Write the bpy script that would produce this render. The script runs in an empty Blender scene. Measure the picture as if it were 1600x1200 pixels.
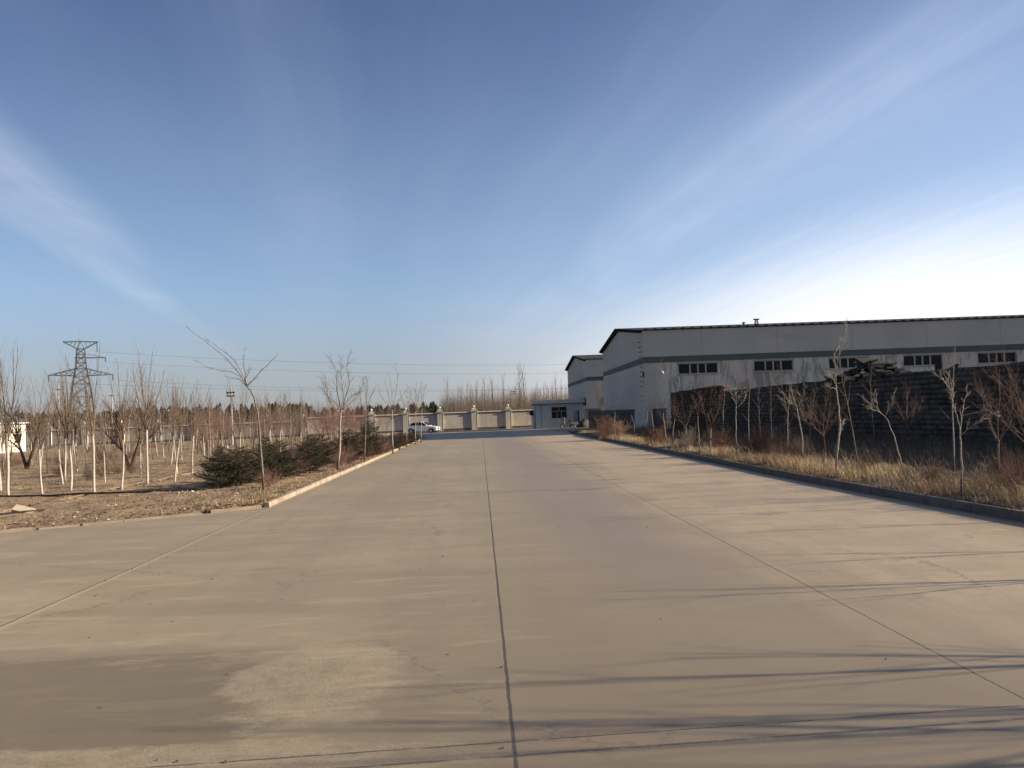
import bpy, math, random
import numpy as np
from math import sin, cos, tan, atan, atan2, pi, radians as R_, sqrt
from mathutils import Vector
SC = bpy.context.scene
COL = SC.collection

# ------------------------------------------------------------------ camera
F = 1290.0; EYE = 2.3
SLOPE = .037; ROLL = -atan(SLOPE); HY = 47 - SLOPE * 50
PITCH = atan(HY * cos(ROLL) / F); YAW = R_(-2.2938)
def _rx(a): return np.array([[1, 0, 0], [0, cos(a), -sin(a)], [0, sin(a), cos(a)]])
def _rz(a): return np.array([[cos(a), -sin(a), 0], [sin(a), cos(a), 0], [0, 0, 1]])
CR = _rz(YAW) @ _rx(pi / 2 + PITCH) @ _rz(ROLL)
cam_d = bpy.data.cameras.new('camera'); cam = bpy.data.objects.new('camera', cam_d); COL.objects.link(cam)
from mathutils import Matrix
cam.matrix_world = Matrix.Translation((0, 0, EYE)) @ Matrix(CR.tolist()).to_4x4()
cam_d.sensor_width = 36; cam_d.lens = 36 * F / 1600; cam_d.clip_start = .05; cam_d.clip_end = 9000
SC.camera = cam

# ------------------------------------------------------------------ light
ELEV = R_(21); AZ = R_(.5)            # sun low on the right, a touch behind the camera
sun_dir = Vector((cos(ELEV) * cos(AZ), -cos(ELEV) * sin(AZ), sin(ELEV)))
sl = bpy.data.lights.new('sun', 'SUN'); sl.energy = 5.0; sl.angle = R_(.5); sl.color = (1, .85, .66)
so = bpy.data.objects.new('sun', sl); COL.objects.link(so)
so.rotation_euler = sun_dir.to_track_quat('Z', 'Y').to_euler()
SC.view_settings.view_transform = 'Standard'; SC.view_settings.look = 'None'
SC.view_settings.exposure = 0.86; SC.view_settings.gamma = 1

class NT:
    """tiny node-graph helper"""
    def __init__(s, nt): s.nt = nt; nt.nodes.clear()
    def n(s, typ, ins=None, **kw):
        nd = s.nt.nodes.new(typ)
        for k, v in kw.items(): setattr(nd, k, v)
        if ins:
            for k, v in ins.items(): s.set(nd.inputs[k], v)
        return nd
    def set(s, sock, v):
        if isinstance(v, bpy.types.NodeSocket): s.nt.links.new(v, sock)
        elif isinstance(v, bpy.types.Node): s.nt.links.new(v.outputs[0], sock)
        else:
            if isinstance(v, (tuple, list)) and len(v) == 3 and len(sock.default_value) == 4: v = (*v, 1)
            sock.default_value = v
    def m(s, op, a, b=None, c=None, clamp=False):
        nd = s.n('ShaderNodeMath', operation=op, use_clamp=clamp)
        s.set(nd.inputs[0], a)
        if b is not None: s.set(nd.inputs[1], b)
        if c is not None: s.set(nd.inputs[2], c)
        return nd.outputs[0]
    def mix(s, f, a, b, blend='MIX'):
        nd = s.n('ShaderNodeMix', data_type='RGBA', blend_type=blend)
        s.set(nd.inputs[0], f); s.set(nd.inputs[6], a); s.set(nd.inputs[7], b)
        return nd.outputs[2]
    def noise(s, vec, scale, detail=4, rough=.55, dist=0):
        nd = s.n('ShaderNodeTexNoise', {'Scale': scale, 'Detail': detail, 'Roughness': rough, 'Distortion': dist})
        if vec is not None: s.set(nd.inputs['Vector'], vec)
        return nd.outputs[0]
    def ramp(s, f, a, b, c=0., d=1.):
        nd = s.n('ShaderNodeMapRange', interpolation_type='SMOOTHSTEP')
        for i, v in enumerate((f, a, b, c, d)): s.set(nd.inputs[i], v)
        return nd.outputs[0]
    def comb(s, x, y, z): return s.n('ShaderNodeCombineXYZ', {0: x, 1: y, 2: z}).outputs[0]
    def mapv(s, vec, sc=(1, 1, 1), loc=(0, 0, 0), rot=(0, 0, 0)):
        return s.n('ShaderNodeMapping', {'Vector': vec, 'Scale': sc, 'Location': loc, 'Rotation': rot}).outputs[0]

W = bpy.data.worlds.new('World'); SC.world = W; W.use_nodes = True
t = NT(W.node_tree)
sky = t.n('ShaderNodeTexSky', sky_type='NISHITA', sun_disc=False, sun_elevation=ELEV, sun_rotation=pi / 2 + AZ,
          altitude=900, air_density=1.0, dust_density=.8, ozone_density=4.0)
tc = t.n('ShaderNodeTexCoord').outputs['Generated']
sp = t.n('ShaderNodeSeparateXYZ', {0: tc})
zz = t.m('ADD', t.m('MAXIMUM', sp.outputs[2], 0.0), .035)
px = t.m('DIVIDE', sp.outputs[0], zz); py = t.m('DIVIDE', sp.outputs[1], zz)
# high thin cirrus on a plane above, streaks run roughly away from the viewer
u = t.m('ADD', px, t.m('MULTIPLY', py, .13))
warp = t.noise(t.comb(px, py, 0), .22, 2)
uu = t.m('ADD', u, t.m('MULTIPLY', warp, .9))
n1 = t.noise(t.comb(t.m('MULTIPLY', uu, .62), t.m('MULTIPLY', py, .08), 3.1), 1.0, 3, .45)
n2 = t.noise(t.comb(t.m('MULTIPLY', uu, 2.2), t.m('MULTIPLY', py, .17), 9.7), 1.0, 3, .5)
n3 = t.noise(t.comb(t.m('MULTIPLY', uu, 7.5), t.m('MULTIPLY', py, .55), 4.2), 1.0, 6, .65, .4)
n4 = t.noise(t.comb(t.m('MULTIPLY', px, .9), t.m('MULTIPLY', py, .5), 1.2), 1.0, 5, .6, .5)
cl = t.m('ADD', t.m('MULTIPLY', t.ramp(n1, .34, .76), t.m('ADD', .34, t.m('MULTIPLY', t.ramp(sp.outputs[0], -.3, .3), .16))), t.m('MULTIPLY', t.ramp(n2, .36, .86), .24))
def band(c, w, k, y0, y1):
    d = t.m('DIVIDE', t.m('ABSOLUTE', t.m('SUBTRACT', t.m('ADD', u, t.m('MULTIPLY', t.m('SUBTRACT', warp, .5), .12)), c)), w)
    b = t.ramp(d, 1., 0.)
    return t.m('MULTIPLY', t.m('MULTIPLY', b, k), t.m('MULTIPLY', t.ramp(py, y0, y0 + 1.0), t.ramp(py, y1, y1 - 1.5)))
cl = t.m('ADD', cl, band(-1.17, .20, .85, .8, 5.0))
cl = t.m('ADD', cl, band(-1.36, .20, .85, 2.4, 9.5))
right = t.ramp(sp.outputs[0], -.15, .50)
cl = t.m('MULTIPLY', cl, t.m('ADD', .78, t.m('MULTIPLY', t.ramp(n3, .3, .75), .38)))
cl = t.m('MULTIPLY', cl, t.m('ADD', .45, t.m('MULTIPLY', t.ramp(n4, .3, .7), .85)))
cl = t.m('MULTIPLY', cl, t.m('ADD', .45, t.m('MULTIPLY', right, .35)), clamp=True)
sk = t.mix(t.ramp(sp.outputs[2], .14, .50), sky.outputs[0], t.n('ShaderNodeVectorMath', {0: sky.outputs[0], 1: (.90, .84, .94)}, operation='MULTIPLY').outputs[0])
lum = t.m('ADD', 6.0, t.m('MULTIPLY', right, 3.6))
cc = t.mix(t.m('MULTIPLY', cl, .9), sk, t.n('ShaderNodeVectorMath', {0: (.86, .93, 1.12), 'Scale': lum}, operation='SCALE').outputs[0])
# bright thin veil low on the sun's side, a dusty band low over the whole horizon
broad = t.m('MULTIPLY', t.m('MULTIPLY', t.ramp(sp.outputs[2], .58, .02), t.ramp(sp.outputs[0], -.12, .50)), .42)
cc = t.mix(broad, cc, (6.6, 8.0, 10.8))
cc = t.mix(t.m('MULTIPLY', t.ramp(sp.outputs[2], .50, .05), .26), cc, (5.6, 6.9, 9.2))
veil = t.ramp(t.m('ADD', t.m('SUBTRACT', sp.outputs[2], t.m('MULTIPLY', right, .13)), t.m('MULTIPLY', t.m('SUBTRACT', n3, .5), .05)), .11, -.05)
cc = t.mix(t.m('MULTIPLY', t.m('MULTIPLY', veil, right), .9), cc, (9.9, 9.9, 10.1))
hz = t.ramp(sp.outputs[2], .17, 0.01)
cc = t.mix(t.m('MULTIPLY', hz, .70), cc, t.n('ShaderNodeVectorMath', {0: (.98, .95, .96), 'Scale': t.m('ADD', 3.35, t.m('MULTIPLY', right, 6.5))}, operation='SCALE').outputs[0])
bg = t.n('ShaderNodeBackground', {'Color': cc, 'Strength': .064})
t.n('ShaderNodeOutputWorld', {'Surface': bg})

# ------------------------------------------------------------------ pixel -> place
def _ray(px, py): return CR @ np.array([(px - 800) / F, -(py - 600) / F, -1])
def G(px, py, z=0.):
    d = _ray(px, py); k = (z - EYE) / d[2]; return (d[0] * k, d[1] * k)
def at(px, py, Y):
    d = _ray(px, py); k = Y / d[1]; return np.array((d[0] * k, Y, EYE + d[2] * k))
def gz(x, y):
    s = min(1, max(0, (y - 105) / 45)); return -.6 * s * s * (3 - 2 * s)

# ------------------------------------------------------------------ mesh helpers
class MB:
    def __init__(s): s.v = []; s.f = []
    def add(s, vs, fs):
        o = len(s.v); s.v.extend([tuple(map(float, p)) for p in vs]); s.f.extend([tuple(i + o for i in f) for f in fs])
    def box(s, x0, y0, z0, x1, y1, z1):
        s.add([(x0, y0, z0), (x1, y0, z0), (x1, y1, z0), (x0, y1, z0), (x0, y0, z1), (x1, y0, z1), (x1, y1, z1), (x0, y1, z1)],
              [(0, 3, 2, 1), (4, 5, 6, 7), (0, 1, 5, 4), (1, 2, 6, 5), (2, 3, 7, 6), (3, 0, 4, 7)])
    def obox(s, c, ax, ay, az):
        c, ax, ay, az = map(np.array, (c, ax, ay, az))
        vs = [c + i * ax + j * ay + k * az for k in (-1, 1) for j, i in ((-1, -1), (-1, 1), (1, 1), (1, -1))]
        s.add(vs, [(0, 3, 2, 1), (4, 5, 6, 7), (0, 1, 5, 4), (1, 2, 6, 5), (2, 3, 7, 6), (3, 0, 4, 7)])
    def bar(s, p, q, w, h=None):
        p = np.array(p, float); q = np.array(q, float); d = q - p; L = np.linalg.norm(d); d /= L
        a = np.cross(d, (0, 0, 1) if abs(d[2]) < .95 else (1, 0, 0)); a /= np.linalg.norm(a); b = np.cross(a, d)
        s.obox((p + q) / 2, d * L / 2, a * w / 2, b * (h or w) / 2)
    def tube(s, pts, rad, k=4, cap=True):
        o = len(s.v); pts = [np.array(p, float) for p in pts]; n = len(pts); ref = None
        for i in range(n):
            d = pts[min(i + 1, n - 1)] - pts[max(i - 1, 0)]; d /= (np.linalg.norm(d) + 1e-9)
            if ref is None: ref = np.array((1, 0, 0.)) if abs(d[0]) < .8 else np.array((0, 1, 0.))
            a = np.cross(d, ref); a /= (np.linalg.norm(a) + 1e-9); b = np.cross(d, a); ref = -b if False else np.cross(a, d)
            r = rad[i] if hasattr(rad, '__len__') else rad
            for j in range(k):
                an = 2 * pi * j / k; p = pts[i] + r * (cos(an) * a + sin(an) * b); s.v.append((p[0], p[1], p[2]))
        for i in range(n - 1):
            for j in range(k):
                s.f.append((o + i * k + j, o + i * k + (j + 1) % k, o + (i + 1) * k + (j + 1) % k, o + (i + 1) * k + j))
        if cap: s.f.append(tuple(o + (n - 1) * k + j for j in range(k))); s.f.append(tuple(o + k - 1 - j for j in range(k)))
    def prism(s, poly, axis, a, b):
        """poly = 2-D outline, extruded along axis from a to b"""
        n = len(poly)
        def P(u, v, w): return {'x': (w, u, v), 'y': (u, w, v), 'z': (u, v, w)}[axis]
        s.add([P(u, v, a) for u, v in poly] + [P(u, v, b) for u, v in poly],
              [tuple(range(n)), tuple(range(2 * n - 1, n - 1, -1))] + [(i, i + n, (i + 1) % n + n, (i + 1) % n) for i in range(n)])
    def lathe(s, prof, c=(0, 0, 0), k=12):
        o = len(s.v)
        for r, z in prof:
            for j in range(k): s.v.append((c[0] + r * cos(2 * pi * j / k), c[1] + r * sin(2 * pi * j / k), c[2] + z))
        for i in range(len(prof) - 1):
            for j in range(k): s.f.append((o + i * k + j, o + i * k + (j + 1) % k, o + (i + 1) * k + (j + 1) % k, o + (i + 1) * k + j))
        s.f.append(tuple(o + k - 1 - j for j in range(k))); s.f.append(tuple(o + (len(prof) - 1) * k + j for j in range(k)))
    def mesh(s, name, mat, smooth=False):
        me = bpy.data.meshes.new(name); me.from_pydata(s.v, [], s.f); me.materials.append(mat)
        if smooth: me.polygons.foreach_set('use_smooth', [True] * len(me.polygons))
        me.update(); return me
    def build(s, name, mat, parent=None, smooth=False, bevel=0):
        me = s.mesh(name, mat, smooth); o = link(name, me, parent)
        if bevel:
            b = o.modifiers.new('bevel', 'BEVEL'); b.width = bevel; b.segments = 2; b.limit_method = 'ANGLE'
        return o
def link(name, me, parent=None):
    o = bpy.data.objects.new(name, me); COL.objects.link(o); o.parent = parent; return o
def tag(o, label=None, cat=None, group=None, kind=None):
    if label: o['label'] = label
    if cat: o['category'] = cat
    if group: o['group'] = group
    if kind: o['kind'] = kind
    return o
def thing(name, label, cat, loc=(0, 0, 0), rz=0, group=None, s=1):
    o = bpy.data.objects.new(name, None); COL.objects.link(o); o.location = loc; o.rotation_euler = (0, 0, rz)
    o.scale = (s, s, s); o.empty_display_size = .2
    return tag(o, label, cat, group)
def fastmesh(name, V, T, mat, cols=None):
    """V (n,3), T (m,3) triangles, cols (n,3)"""
    me = bpy.data.meshes.new(name); me.vertices.add(len(V)); me.vertices.foreach_set('co', V.astype(np.float32).ravel())
    m = len(T); me.loops.add(m * 3); me.loops.foreach_set('vertex_index', T.astype(np.int32).ravel())
    me.polygons.add(m); me.polygons.foreach_set('loop_start', np.arange(0, m * 3, 3, dtype=np.int32))
    me.materials.append(mat)
    if cols is not None:
        ca = me.color_attributes.new('tint', 'FLOAT_COLOR', 'POINT')
        c4 = np.ones((len(V), 4), np.float32); c4[:, :3] = cols; ca.data.foreach_set('color', c4.ravel())
    me.update(calc_edges=True); me.validate(); return me

# ------------------------------------------------------------------ materials
def mat(name, fn):
    m = bpy.data.materials.new(name); m.use_nodes = True; t = NT(m.node_tree)
    b = t.n('ShaderNodeBsdfPrincipled'); fn(t, b)
    t.n('ShaderNodeOutputMaterial', {'Surface': b.outputs[0]}); return m
def obj_co(t): return t.n('ShaderNodeTexCoord').outputs['Object']
def geo(t): return t.n('ShaderNodeNewGeometry').outputs['Position']
def bump(t, b, h, strength=.3, dist=.02):
    t.set(b.inputs['Normal'], t.n('ShaderNodeBump', {'Height': h, 'Strength': strength, 'Distance': dist}).outputs[0])
def rough_mat(name, c1, c2, scale=6, rough=.85, bmp=.3, bd=.01, spec=.3, metal=0, sc=(1, 1, 1)):
    def fn(t, b):
        v = t.mapv(obj_co(t), sc); n = t.noise(v, scale, 6, .6)
        t.set(b.inputs['Base Color'], t.mix(t.ramp(n, .3, .7), c1, c2)); t.set(b.inputs['Roughness'], rough)
        t.set(b.inputs['Specular IOR Level'], spec); t.set(b.inputs['Metallic'], metal)
        if bmp: bump(t, b, n, bmp, bd)
    return mat(name, fn)

PATCH = {}
def f_road(t, b):
    p = geo(t); s = t.n('ShaderNodeSeparateXYZ', {0: p}); X, Y = s.outputs[0], s.outputs[1]
    big = t.noise(p, .16, 4, .55); mid = t.noise(t.mapv(p, (.35, 1.6, 1)), .8, 5, .6)
    fine = t.noise(p, 28, 4, .7); fine2 = t.noise(p, 140, 2, .6); warp = t.noise(t.mapv(p, (.75, 2.1, 1), (0, 0, 0), (0, 0, .12)), .8, 8, .72); warp2 = t.noise(p, .3, 3); mottle = t.noise(p, 4.5, 6, .75)
    c = t.mix(t.ramp(big, .32, .68), (.345, .285, .200), (.275, .228, .162))
    c = t.mix(t.m('MULTIPLY', t.ramp(mid, .42, .70), .6), c, (.235, .190, .140))
    # paler right lane: glare toward the sun put into the concrete colour
    c = t.mix(t.m('MULTIPLY', t.ramp(t.m('ADD', X, t.m('MULTIPLY', warp2, 2.)), 3.4, 7.0), .8), c, (.48, .375, .275))
    # tyre-polished darker track along the road
    tr = t.m('ABSOLUTE', t.m('SUBTRACT', t.m('ADD', X, t.m('MULTIPLY', warp2, 1.6)), 3.1))
    c = t.mix(t.m('MULTIPLY', t.m('MULTIPLY', t.ramp(tr, 1.9, .3), t.ramp(Y, 7, 14)), .78), c, (.235, .185, .185))
    for k in (-2.6, 1.2):
        tr2 = t.m('ABSOLUTE', t.m('SUBTRACT', t.m('ADD', X, t.m('MULTIPLY', warp2, .8)), k))
        c = t.mix(t.m('MULTIPLY', t.ramp(tr2, .9, .1), .22), c, (.225, .185, .150))
    along = t.noise(t.mapv(p, (1.5, .07, 1)), 1.0, 5, .6, .3); c = t.mix(t.m('MULTIPLY', t.ramp(along, .42, .72), t.m('SUBTRACT', .45, t.m('MULTIPLY', t.ramp(X, 4, 7), .3))), c, (.215, .175, .140))
    blot = t.noise(p, .55, 6, .7, .6); c = t.mix(t.m('MULTIPLY', t.ramp(blot, .40, .62), .35), c, (.235, .190, .138)); c = t.mix(t.m('MULTIPLY', t.ramp(blot, .62, .75), .35), c, (.43, .355, .26))
    near_dim = t.m('MULTIPLY', t.ramp(t.m('ADD', Y, t.m('MULTIPLY', t.m('SUBTRACT', blot, .5), 5.)), 15., 6.), t.ramp(X, 7.5, 1.)); c = t.mix(t.m('MULTIPLY', near_dim, .50), c, (.205, .165, .118)); c = t.mix(t.m('MULTIPLY', t.ramp(t.m('ADD', Y, t.m('MULTIPLY', t.m('SUBTRACT', blot, .5), 4.)), 9.0, 5.5), .55), c, (.185, .148, .115))  # near-road darkening from the light's angle, put into the colour
    def patch(cx, cy, rx, ry, w=.8, e0=1.12, e1=.82):
        dx = t.m('DIVIDE', t.m('SUBTRACT', X, cx), rx); dy = t.m('DIVIDE', t.m('SUBTRACT', Y, cy), ry)
        d = t.m('SQRT', t.m('ADD', t.m('MULTIPLY', dx, dx), t.m('MULTIPLY', dy, dy)))
        d = t.m('ADD', d, t.m('MULTIPLY', t.m('SUBTRACT', warp, .5), w * 1.7)); return t.ramp(d, e0 + .02, e1 + .02)
    pm = t.m('MAXIMUM', patch(-4.3, 7.3, 2.7, 1.55, 1.3), patch(-2.9, 6.75, 1.5, .95, 1.3))
    c = t.mix(t.m('MULTIPLY', pm, .80), c, (.140, .113, .080))
    worn = t.m('MAXIMUM', patch(-1.55, 7.45, .72, 1.15, 1.2), t.m('MAXIMUM', patch(-7.2, 11.3, 1.9, 1.3, 1.2), patch(-2.6, 5.75, 2.6, .40, 1.3)))
    c = t.mix(t.m('MULTIPLY', worn, t.m('ADD', .34, t.m('MULTIPLY', t.ramp(mottle, .35, .65), .5))), c, (.37, .31, .228))
    c = t.mix(t.m('MULTIPLY', patch(-3.6, 9.3, 2.6, .75, 1.5), .4), c, (.34, .285, .215))
    dark2 = patch(4.0, 5.0, 5.5, 1.4, .8); c = t.mix(t.m('MULTIPLY', dark2, .35), c, (.20, .160, .130))
    c = t.mix(t.m('MULTIPLY', t.ramp(mottle, .45, .7), .22), c, (.20, .165, .125))
    vo = t.n('ShaderNodeTexVoronoi', {'Vector': t.mapv(t.n('ShaderNodeVectorMath', {0: p, 1: t.n('ShaderNodeVectorMath', {0: t.comb(warp, mottle, 0), 1: (1.2, 1.2, 0)}, operation='MULTIPLY').outputs[0]}, operation='ADD').outputs[0], (1, .7, 0)), 'Scale': .16}, feature='DISTANCE_TO_EDGE').outputs[0]
    crk = t.m('MULTIPLY', t.ramp(vo, .0032, .0012), t.ramp(t.noise(p, .22, 2), .50, .58)); c = t.mix(t.m('MULTIPLY', crk, .65), c, (.09, .075, .06))
    c = t.mix(t.m('MULTIPLY', t.ramp(fine, .35, .75), .28), c, (.16, .13, .10))
    c = t.mix(t.m('MULTIPLY', t.ramp(fine2, .45, .8), t.m('ADD', .28, t.m('MULTIPLY', worn, .3))), c, (.14, .115, .09))
    spall = t.noise(p, 30, 6, .8, 1.); c = t.mix(t.m('MULTIPLY', t.m('MULTIPLY', worn, t.ramp(spall, .54, .66)), .45), c, (.15, .12, .09))
    spots = t.noise(p, 9, 2, .5); c = t.mix(t.m('MULTIPLY', t.ramp(spots, .76, .80), .35), c, (.12, .10, .08))
    smear = t.noise(t.mapv(p, (.55, 3.2, 1), (3, 1, 0), (0, 0, .08)), .9, 7, .68, .5)
    c = t.mix(t.m('MULTIPLY', t.m('MULTIPLY', t.ramp(smear, .54, .64), t.ramp(X, 2.5, -1.)), t.m('SUBTRACT', .30, t.m('MULTIPLY', pm, .22))), c, (.43, .355, .26))
    c = t.mix(t.m('MULTIPLY', t.ramp(smear, .44, .34), .34), c, (.19, .155, .118))
    ed = t.m('MAXIMUM', t.m('MULTIPLY', t.ramp(t.m('ADD', X, t.m('MULTIPLY', mottle, .25)), -5.25, -5.6), t.ramp(Y, 21.5, 22.5)), t.ramp(t.m('ADD', X, t.m('MULTIPLY', mottle, .3)), 8.9, 9.35))
    c = t.mix(t.m('MULTIPLY', ed, .55), c, (.20, .155, .105))
    # slab joints
    wj = t.m('MULTIPLY', t.m('SUBTRACT', t.noise(p, 3.2, 9, .85), .5), .06)
    jn = t.noise(p, 3.5, 3, .7)
    J = None
    for xj, w in ((-5.76, .022), (.15, .019), (4.02, .013)):
        d = t.m('ABSOLUTE', t.m('SUBTRACT', t.m('ADD', X, wj), xj))
        d = t.ramp(d, w, w * .45); 
        if xj == -5.76: pale = d
        J = d if J is None else t.m('MAXIMUM', J, d)
    for yj, w, k in ((5.86, .014, 1.), (5.62, .020, .9), (17.75, .018, .55), (29.9, .02, .6), (42, .035, .8), (54, .04, .7), (66, .04, .6)):
        d = t.m('ABSOLUTE', t.m('SUBTRACT', t.m('ADD', t.m('ADD', Y, wj), t.m('MULTIPLY', X, -.045)), yj))
        d = t.m('MULTIPLY', t.m('MULTIPLY', t.ramp(d, w, w * .4), k), t.m('MULTIPLY', t.ramp(jn, .3, .5), t.ramp(X, -5.9, -5.7)))
        J = t.m('MAXIMUM', J, d)
    lift = t.ramp(Y, 9, 22.)
    c = t.mix(t.m('MULTIPLY', t.ramp(t.m('ABSOLUTE', t.m('SUBTRACT', t.m('ADD', X, wj), -5.72)), .10, .03), .4), c, (.45, .38, .29))
    c = t.mix(t.m('MULTIPLY', J, .85), c, (.055, .045, .038))
    c = t.mix(1.0, c, (1.08, 1.05, .90), 'MULTIPLY')
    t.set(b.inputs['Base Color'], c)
    t.set(b.inputs['Roughness'], .58); t.set(b.inputs['Specular IOR Level'], .5); t.set(b.inputs['Diffuse Roughness'], .15)
    h = t.m('ADD', t.m('MULTIPLY', fine, t.m('ADD', .35, t.m('MULTIPLY', worn, .9))), t.m('MULTIPLY', fine2, .25))
    h = t.m('SUBTRACT', t.m('SUBTRACT', h, t.m('MULTIPLY', J, 1.4)), t.m('MULTIPLY', t.m('MULTIPLY', worn, t.ramp(spall, .55, .65)), .9)); bump(t, b, h, .35, .012)
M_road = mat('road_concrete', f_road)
def f_soil(t, b):
    p = geo(t); n = t.noise(p, .5, 5, .6); n2 = t.noise(p, 5, 6, .7); n3 = t.noise(p, 22, 4, .7)
    c = t.mix(t.ramp(n, .35, .65), (.34, .245, .150), (.23, .165, .108))
    c = t.mix(t.m('MULTIPLY', t.ramp(n2, .45, .7), .6), c, (.42, .32, .20))
    c = t.mix(t.m('MULTIPLY', t.ramp(n3, .5, .75), .6), c, (.09, .066, .048))
    t.set(b.inputs['Base Color'], c); t.set(b.inputs['Roughness'], .95); t.set(b.inputs['Specular IOR Level'], .1)
    bump(t, b, t.m('ADD', n2, t.m('MULTIPLY', n3, .5)), .8, .06)
M_soil = mat('soil', f_soil)
def f_vsoil(t, b):
    p = geo(t); n = t.noise(p, .6, 5, .6); n3 = t.noise(p, 16, 4, .7)
    c = t.mix(t.ramp(n, .35, .65), (.13, .095, .06), (.08, .06, .042)); c = t.mix(t.m('MULTIPLY', t.ramp(n3, .45, .75), .6), c, (.05, .038, .03))
    t.set(b.inputs['Base Color'], c); t.set(b.inputs['Roughness'], .95); t.set(b.inputs['Specular IOR Level'], .1); bump(t, b, n3, .8, .06)
M_vsoil = mat('verge_soil', f_vsoil)
M_ground = rough_mat('far_ground', (.19, .15, .10), (.13, .105, .072), .08, .95)
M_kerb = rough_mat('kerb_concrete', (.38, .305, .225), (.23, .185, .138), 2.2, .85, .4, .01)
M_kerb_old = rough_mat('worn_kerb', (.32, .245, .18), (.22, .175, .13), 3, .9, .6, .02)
M_kerb_dark = rough_mat('shade_toned_kerb', (.13, .115, .10), (.085, .076, .068), 3, .9, .4, .01)  # shade of the right kerb put into its base colour; crumbs reuse it
def bark(name, c1, c2, base, sc=(1, 1, 1)):
    def fn(t, b):
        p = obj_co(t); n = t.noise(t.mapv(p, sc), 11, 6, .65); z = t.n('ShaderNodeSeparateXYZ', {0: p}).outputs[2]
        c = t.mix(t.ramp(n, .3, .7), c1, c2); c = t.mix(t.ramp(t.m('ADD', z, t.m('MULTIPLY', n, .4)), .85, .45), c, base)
        t.set(b.inputs['Base Color'], c); t.set(b.inputs['Roughness'], .9); bump(t, b, n, .5, .01)
    return mat(name, fn)
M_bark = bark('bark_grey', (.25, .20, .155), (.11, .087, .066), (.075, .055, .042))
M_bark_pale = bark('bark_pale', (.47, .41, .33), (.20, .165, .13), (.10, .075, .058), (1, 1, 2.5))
M_bark_dark = rough_mat('bark_dark', (.10, .07, .05), (.05, .038, .03), 10, .9, .5, .01)
M_twig = rough_mat('twig_brown', (.20, .145, .10), (.115, .085, .062), 5, .85, 0)
M_twig_red = rough_mat('twig_red', (.155, .082, .058), (.095, .055, .042), 5, .85, 0)
M_twig_mauve = rough_mat('twig_mauve', (.215, .115, .09), (.13, .075, .06), 5, .85, 0)
M_twig_far = rough_mat('twig_far', (.19, .15, .12), (.13, .105, .085), 1, .9, 0)
M_twig_warm = rough_mat('twig_warm', (.24, .17, .11), (.15, .10, .07), 1, .9, 0)
def f_lime(t, b):
    p = obj_co(t); z = t.n('ShaderNodeSeparateXYZ', {0: p}).outputs[2]; rd = t.n('ShaderNodeObjectInfo').outputs['Random']
    w = t.noise(t.mapv(p, (1, 1, .45)), 9, 5, .7); e = t.noise(t.mapv(p, (6, 6, 1.5)), 3, 3)
    lim = t.m('ADD', t.m('ADD', 1.25, t.m('MULTIPLY', rd, .75)), t.m('MULTIPLY', e, .35))
    paint = t.mix(t.ramp(w, .3, .7), (.55, .50, .41), (.36, .315, .25)); barkc = t.mix(w, (.22, .175, .13), (.34, .28, .22))
    m = t.m('MULTIPLY', t.ramp(t.m('SUBTRACT', lim, z), -.04, .08), t.ramp(w, .72, .62)); t.set(b.inputs['Base Color'], t.mix(m, barkc, paint)); t.set(b.inputs['Roughness'], .9); bump(t, b, w, .4, .006)
M_white = mat('limewash', f_lime)
def f_attr(base_rough, trans=0):
    def fn(t, b):
        a = t.n('ShaderNodeAttribute', attribute_name='tint')
        t.set(b.inputs['Base Color'], a.outputs['Color']); t.set(b.inputs['Roughness'], base_rough); t.set(b.inputs['Specular IOR Level'], .2)
    return fn
M_grass = mat('dry_grass', f_attr(.8)); M_needle = mat('spruce_needles', f_attr(.65)); M_litter = mat('leaf_litter', f_attr(.9))
def f_fence(t, b):
    p = obj_co(t); n = t.noise(p, .35, 5, .6); n2 = t.noise(t.mapv(p, (1.2, 1.2, .2)), 1.6, 5, .65)
    c = t.mix(t.ramp(n, .35, .65), (.47, .42, .345), (.38, .34, .28)); c = t.mix(t.m('MULTIPLY', t.ramp(n2, .5, .75), .5), c, (.23, .205, .175))
    t.set(b.inputs['Base Color'], c); t.set(b.inputs['Roughness'], .9); bump(t, b, n2, .2, .01)
M_fence = mat('fence_render', f_fence)
M_fence_grey = rough_mat('fence_grey', (.29, .26, .225), (.21, .19, .165), .5, .9)
M_cream = rough_mat('cream_paint', (.72, .67, .58), (.55, .50, .42), 2, .85, .2)
M_plinth = rough_mat('plinth_brick', (.14, .10, .075), (.06, .045, .038), 3, .9, .6, .03)
M_coping = rough_mat('coping_brown', (.20, .14, .105), (.12, .09, .07), 2, .85)
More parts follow.
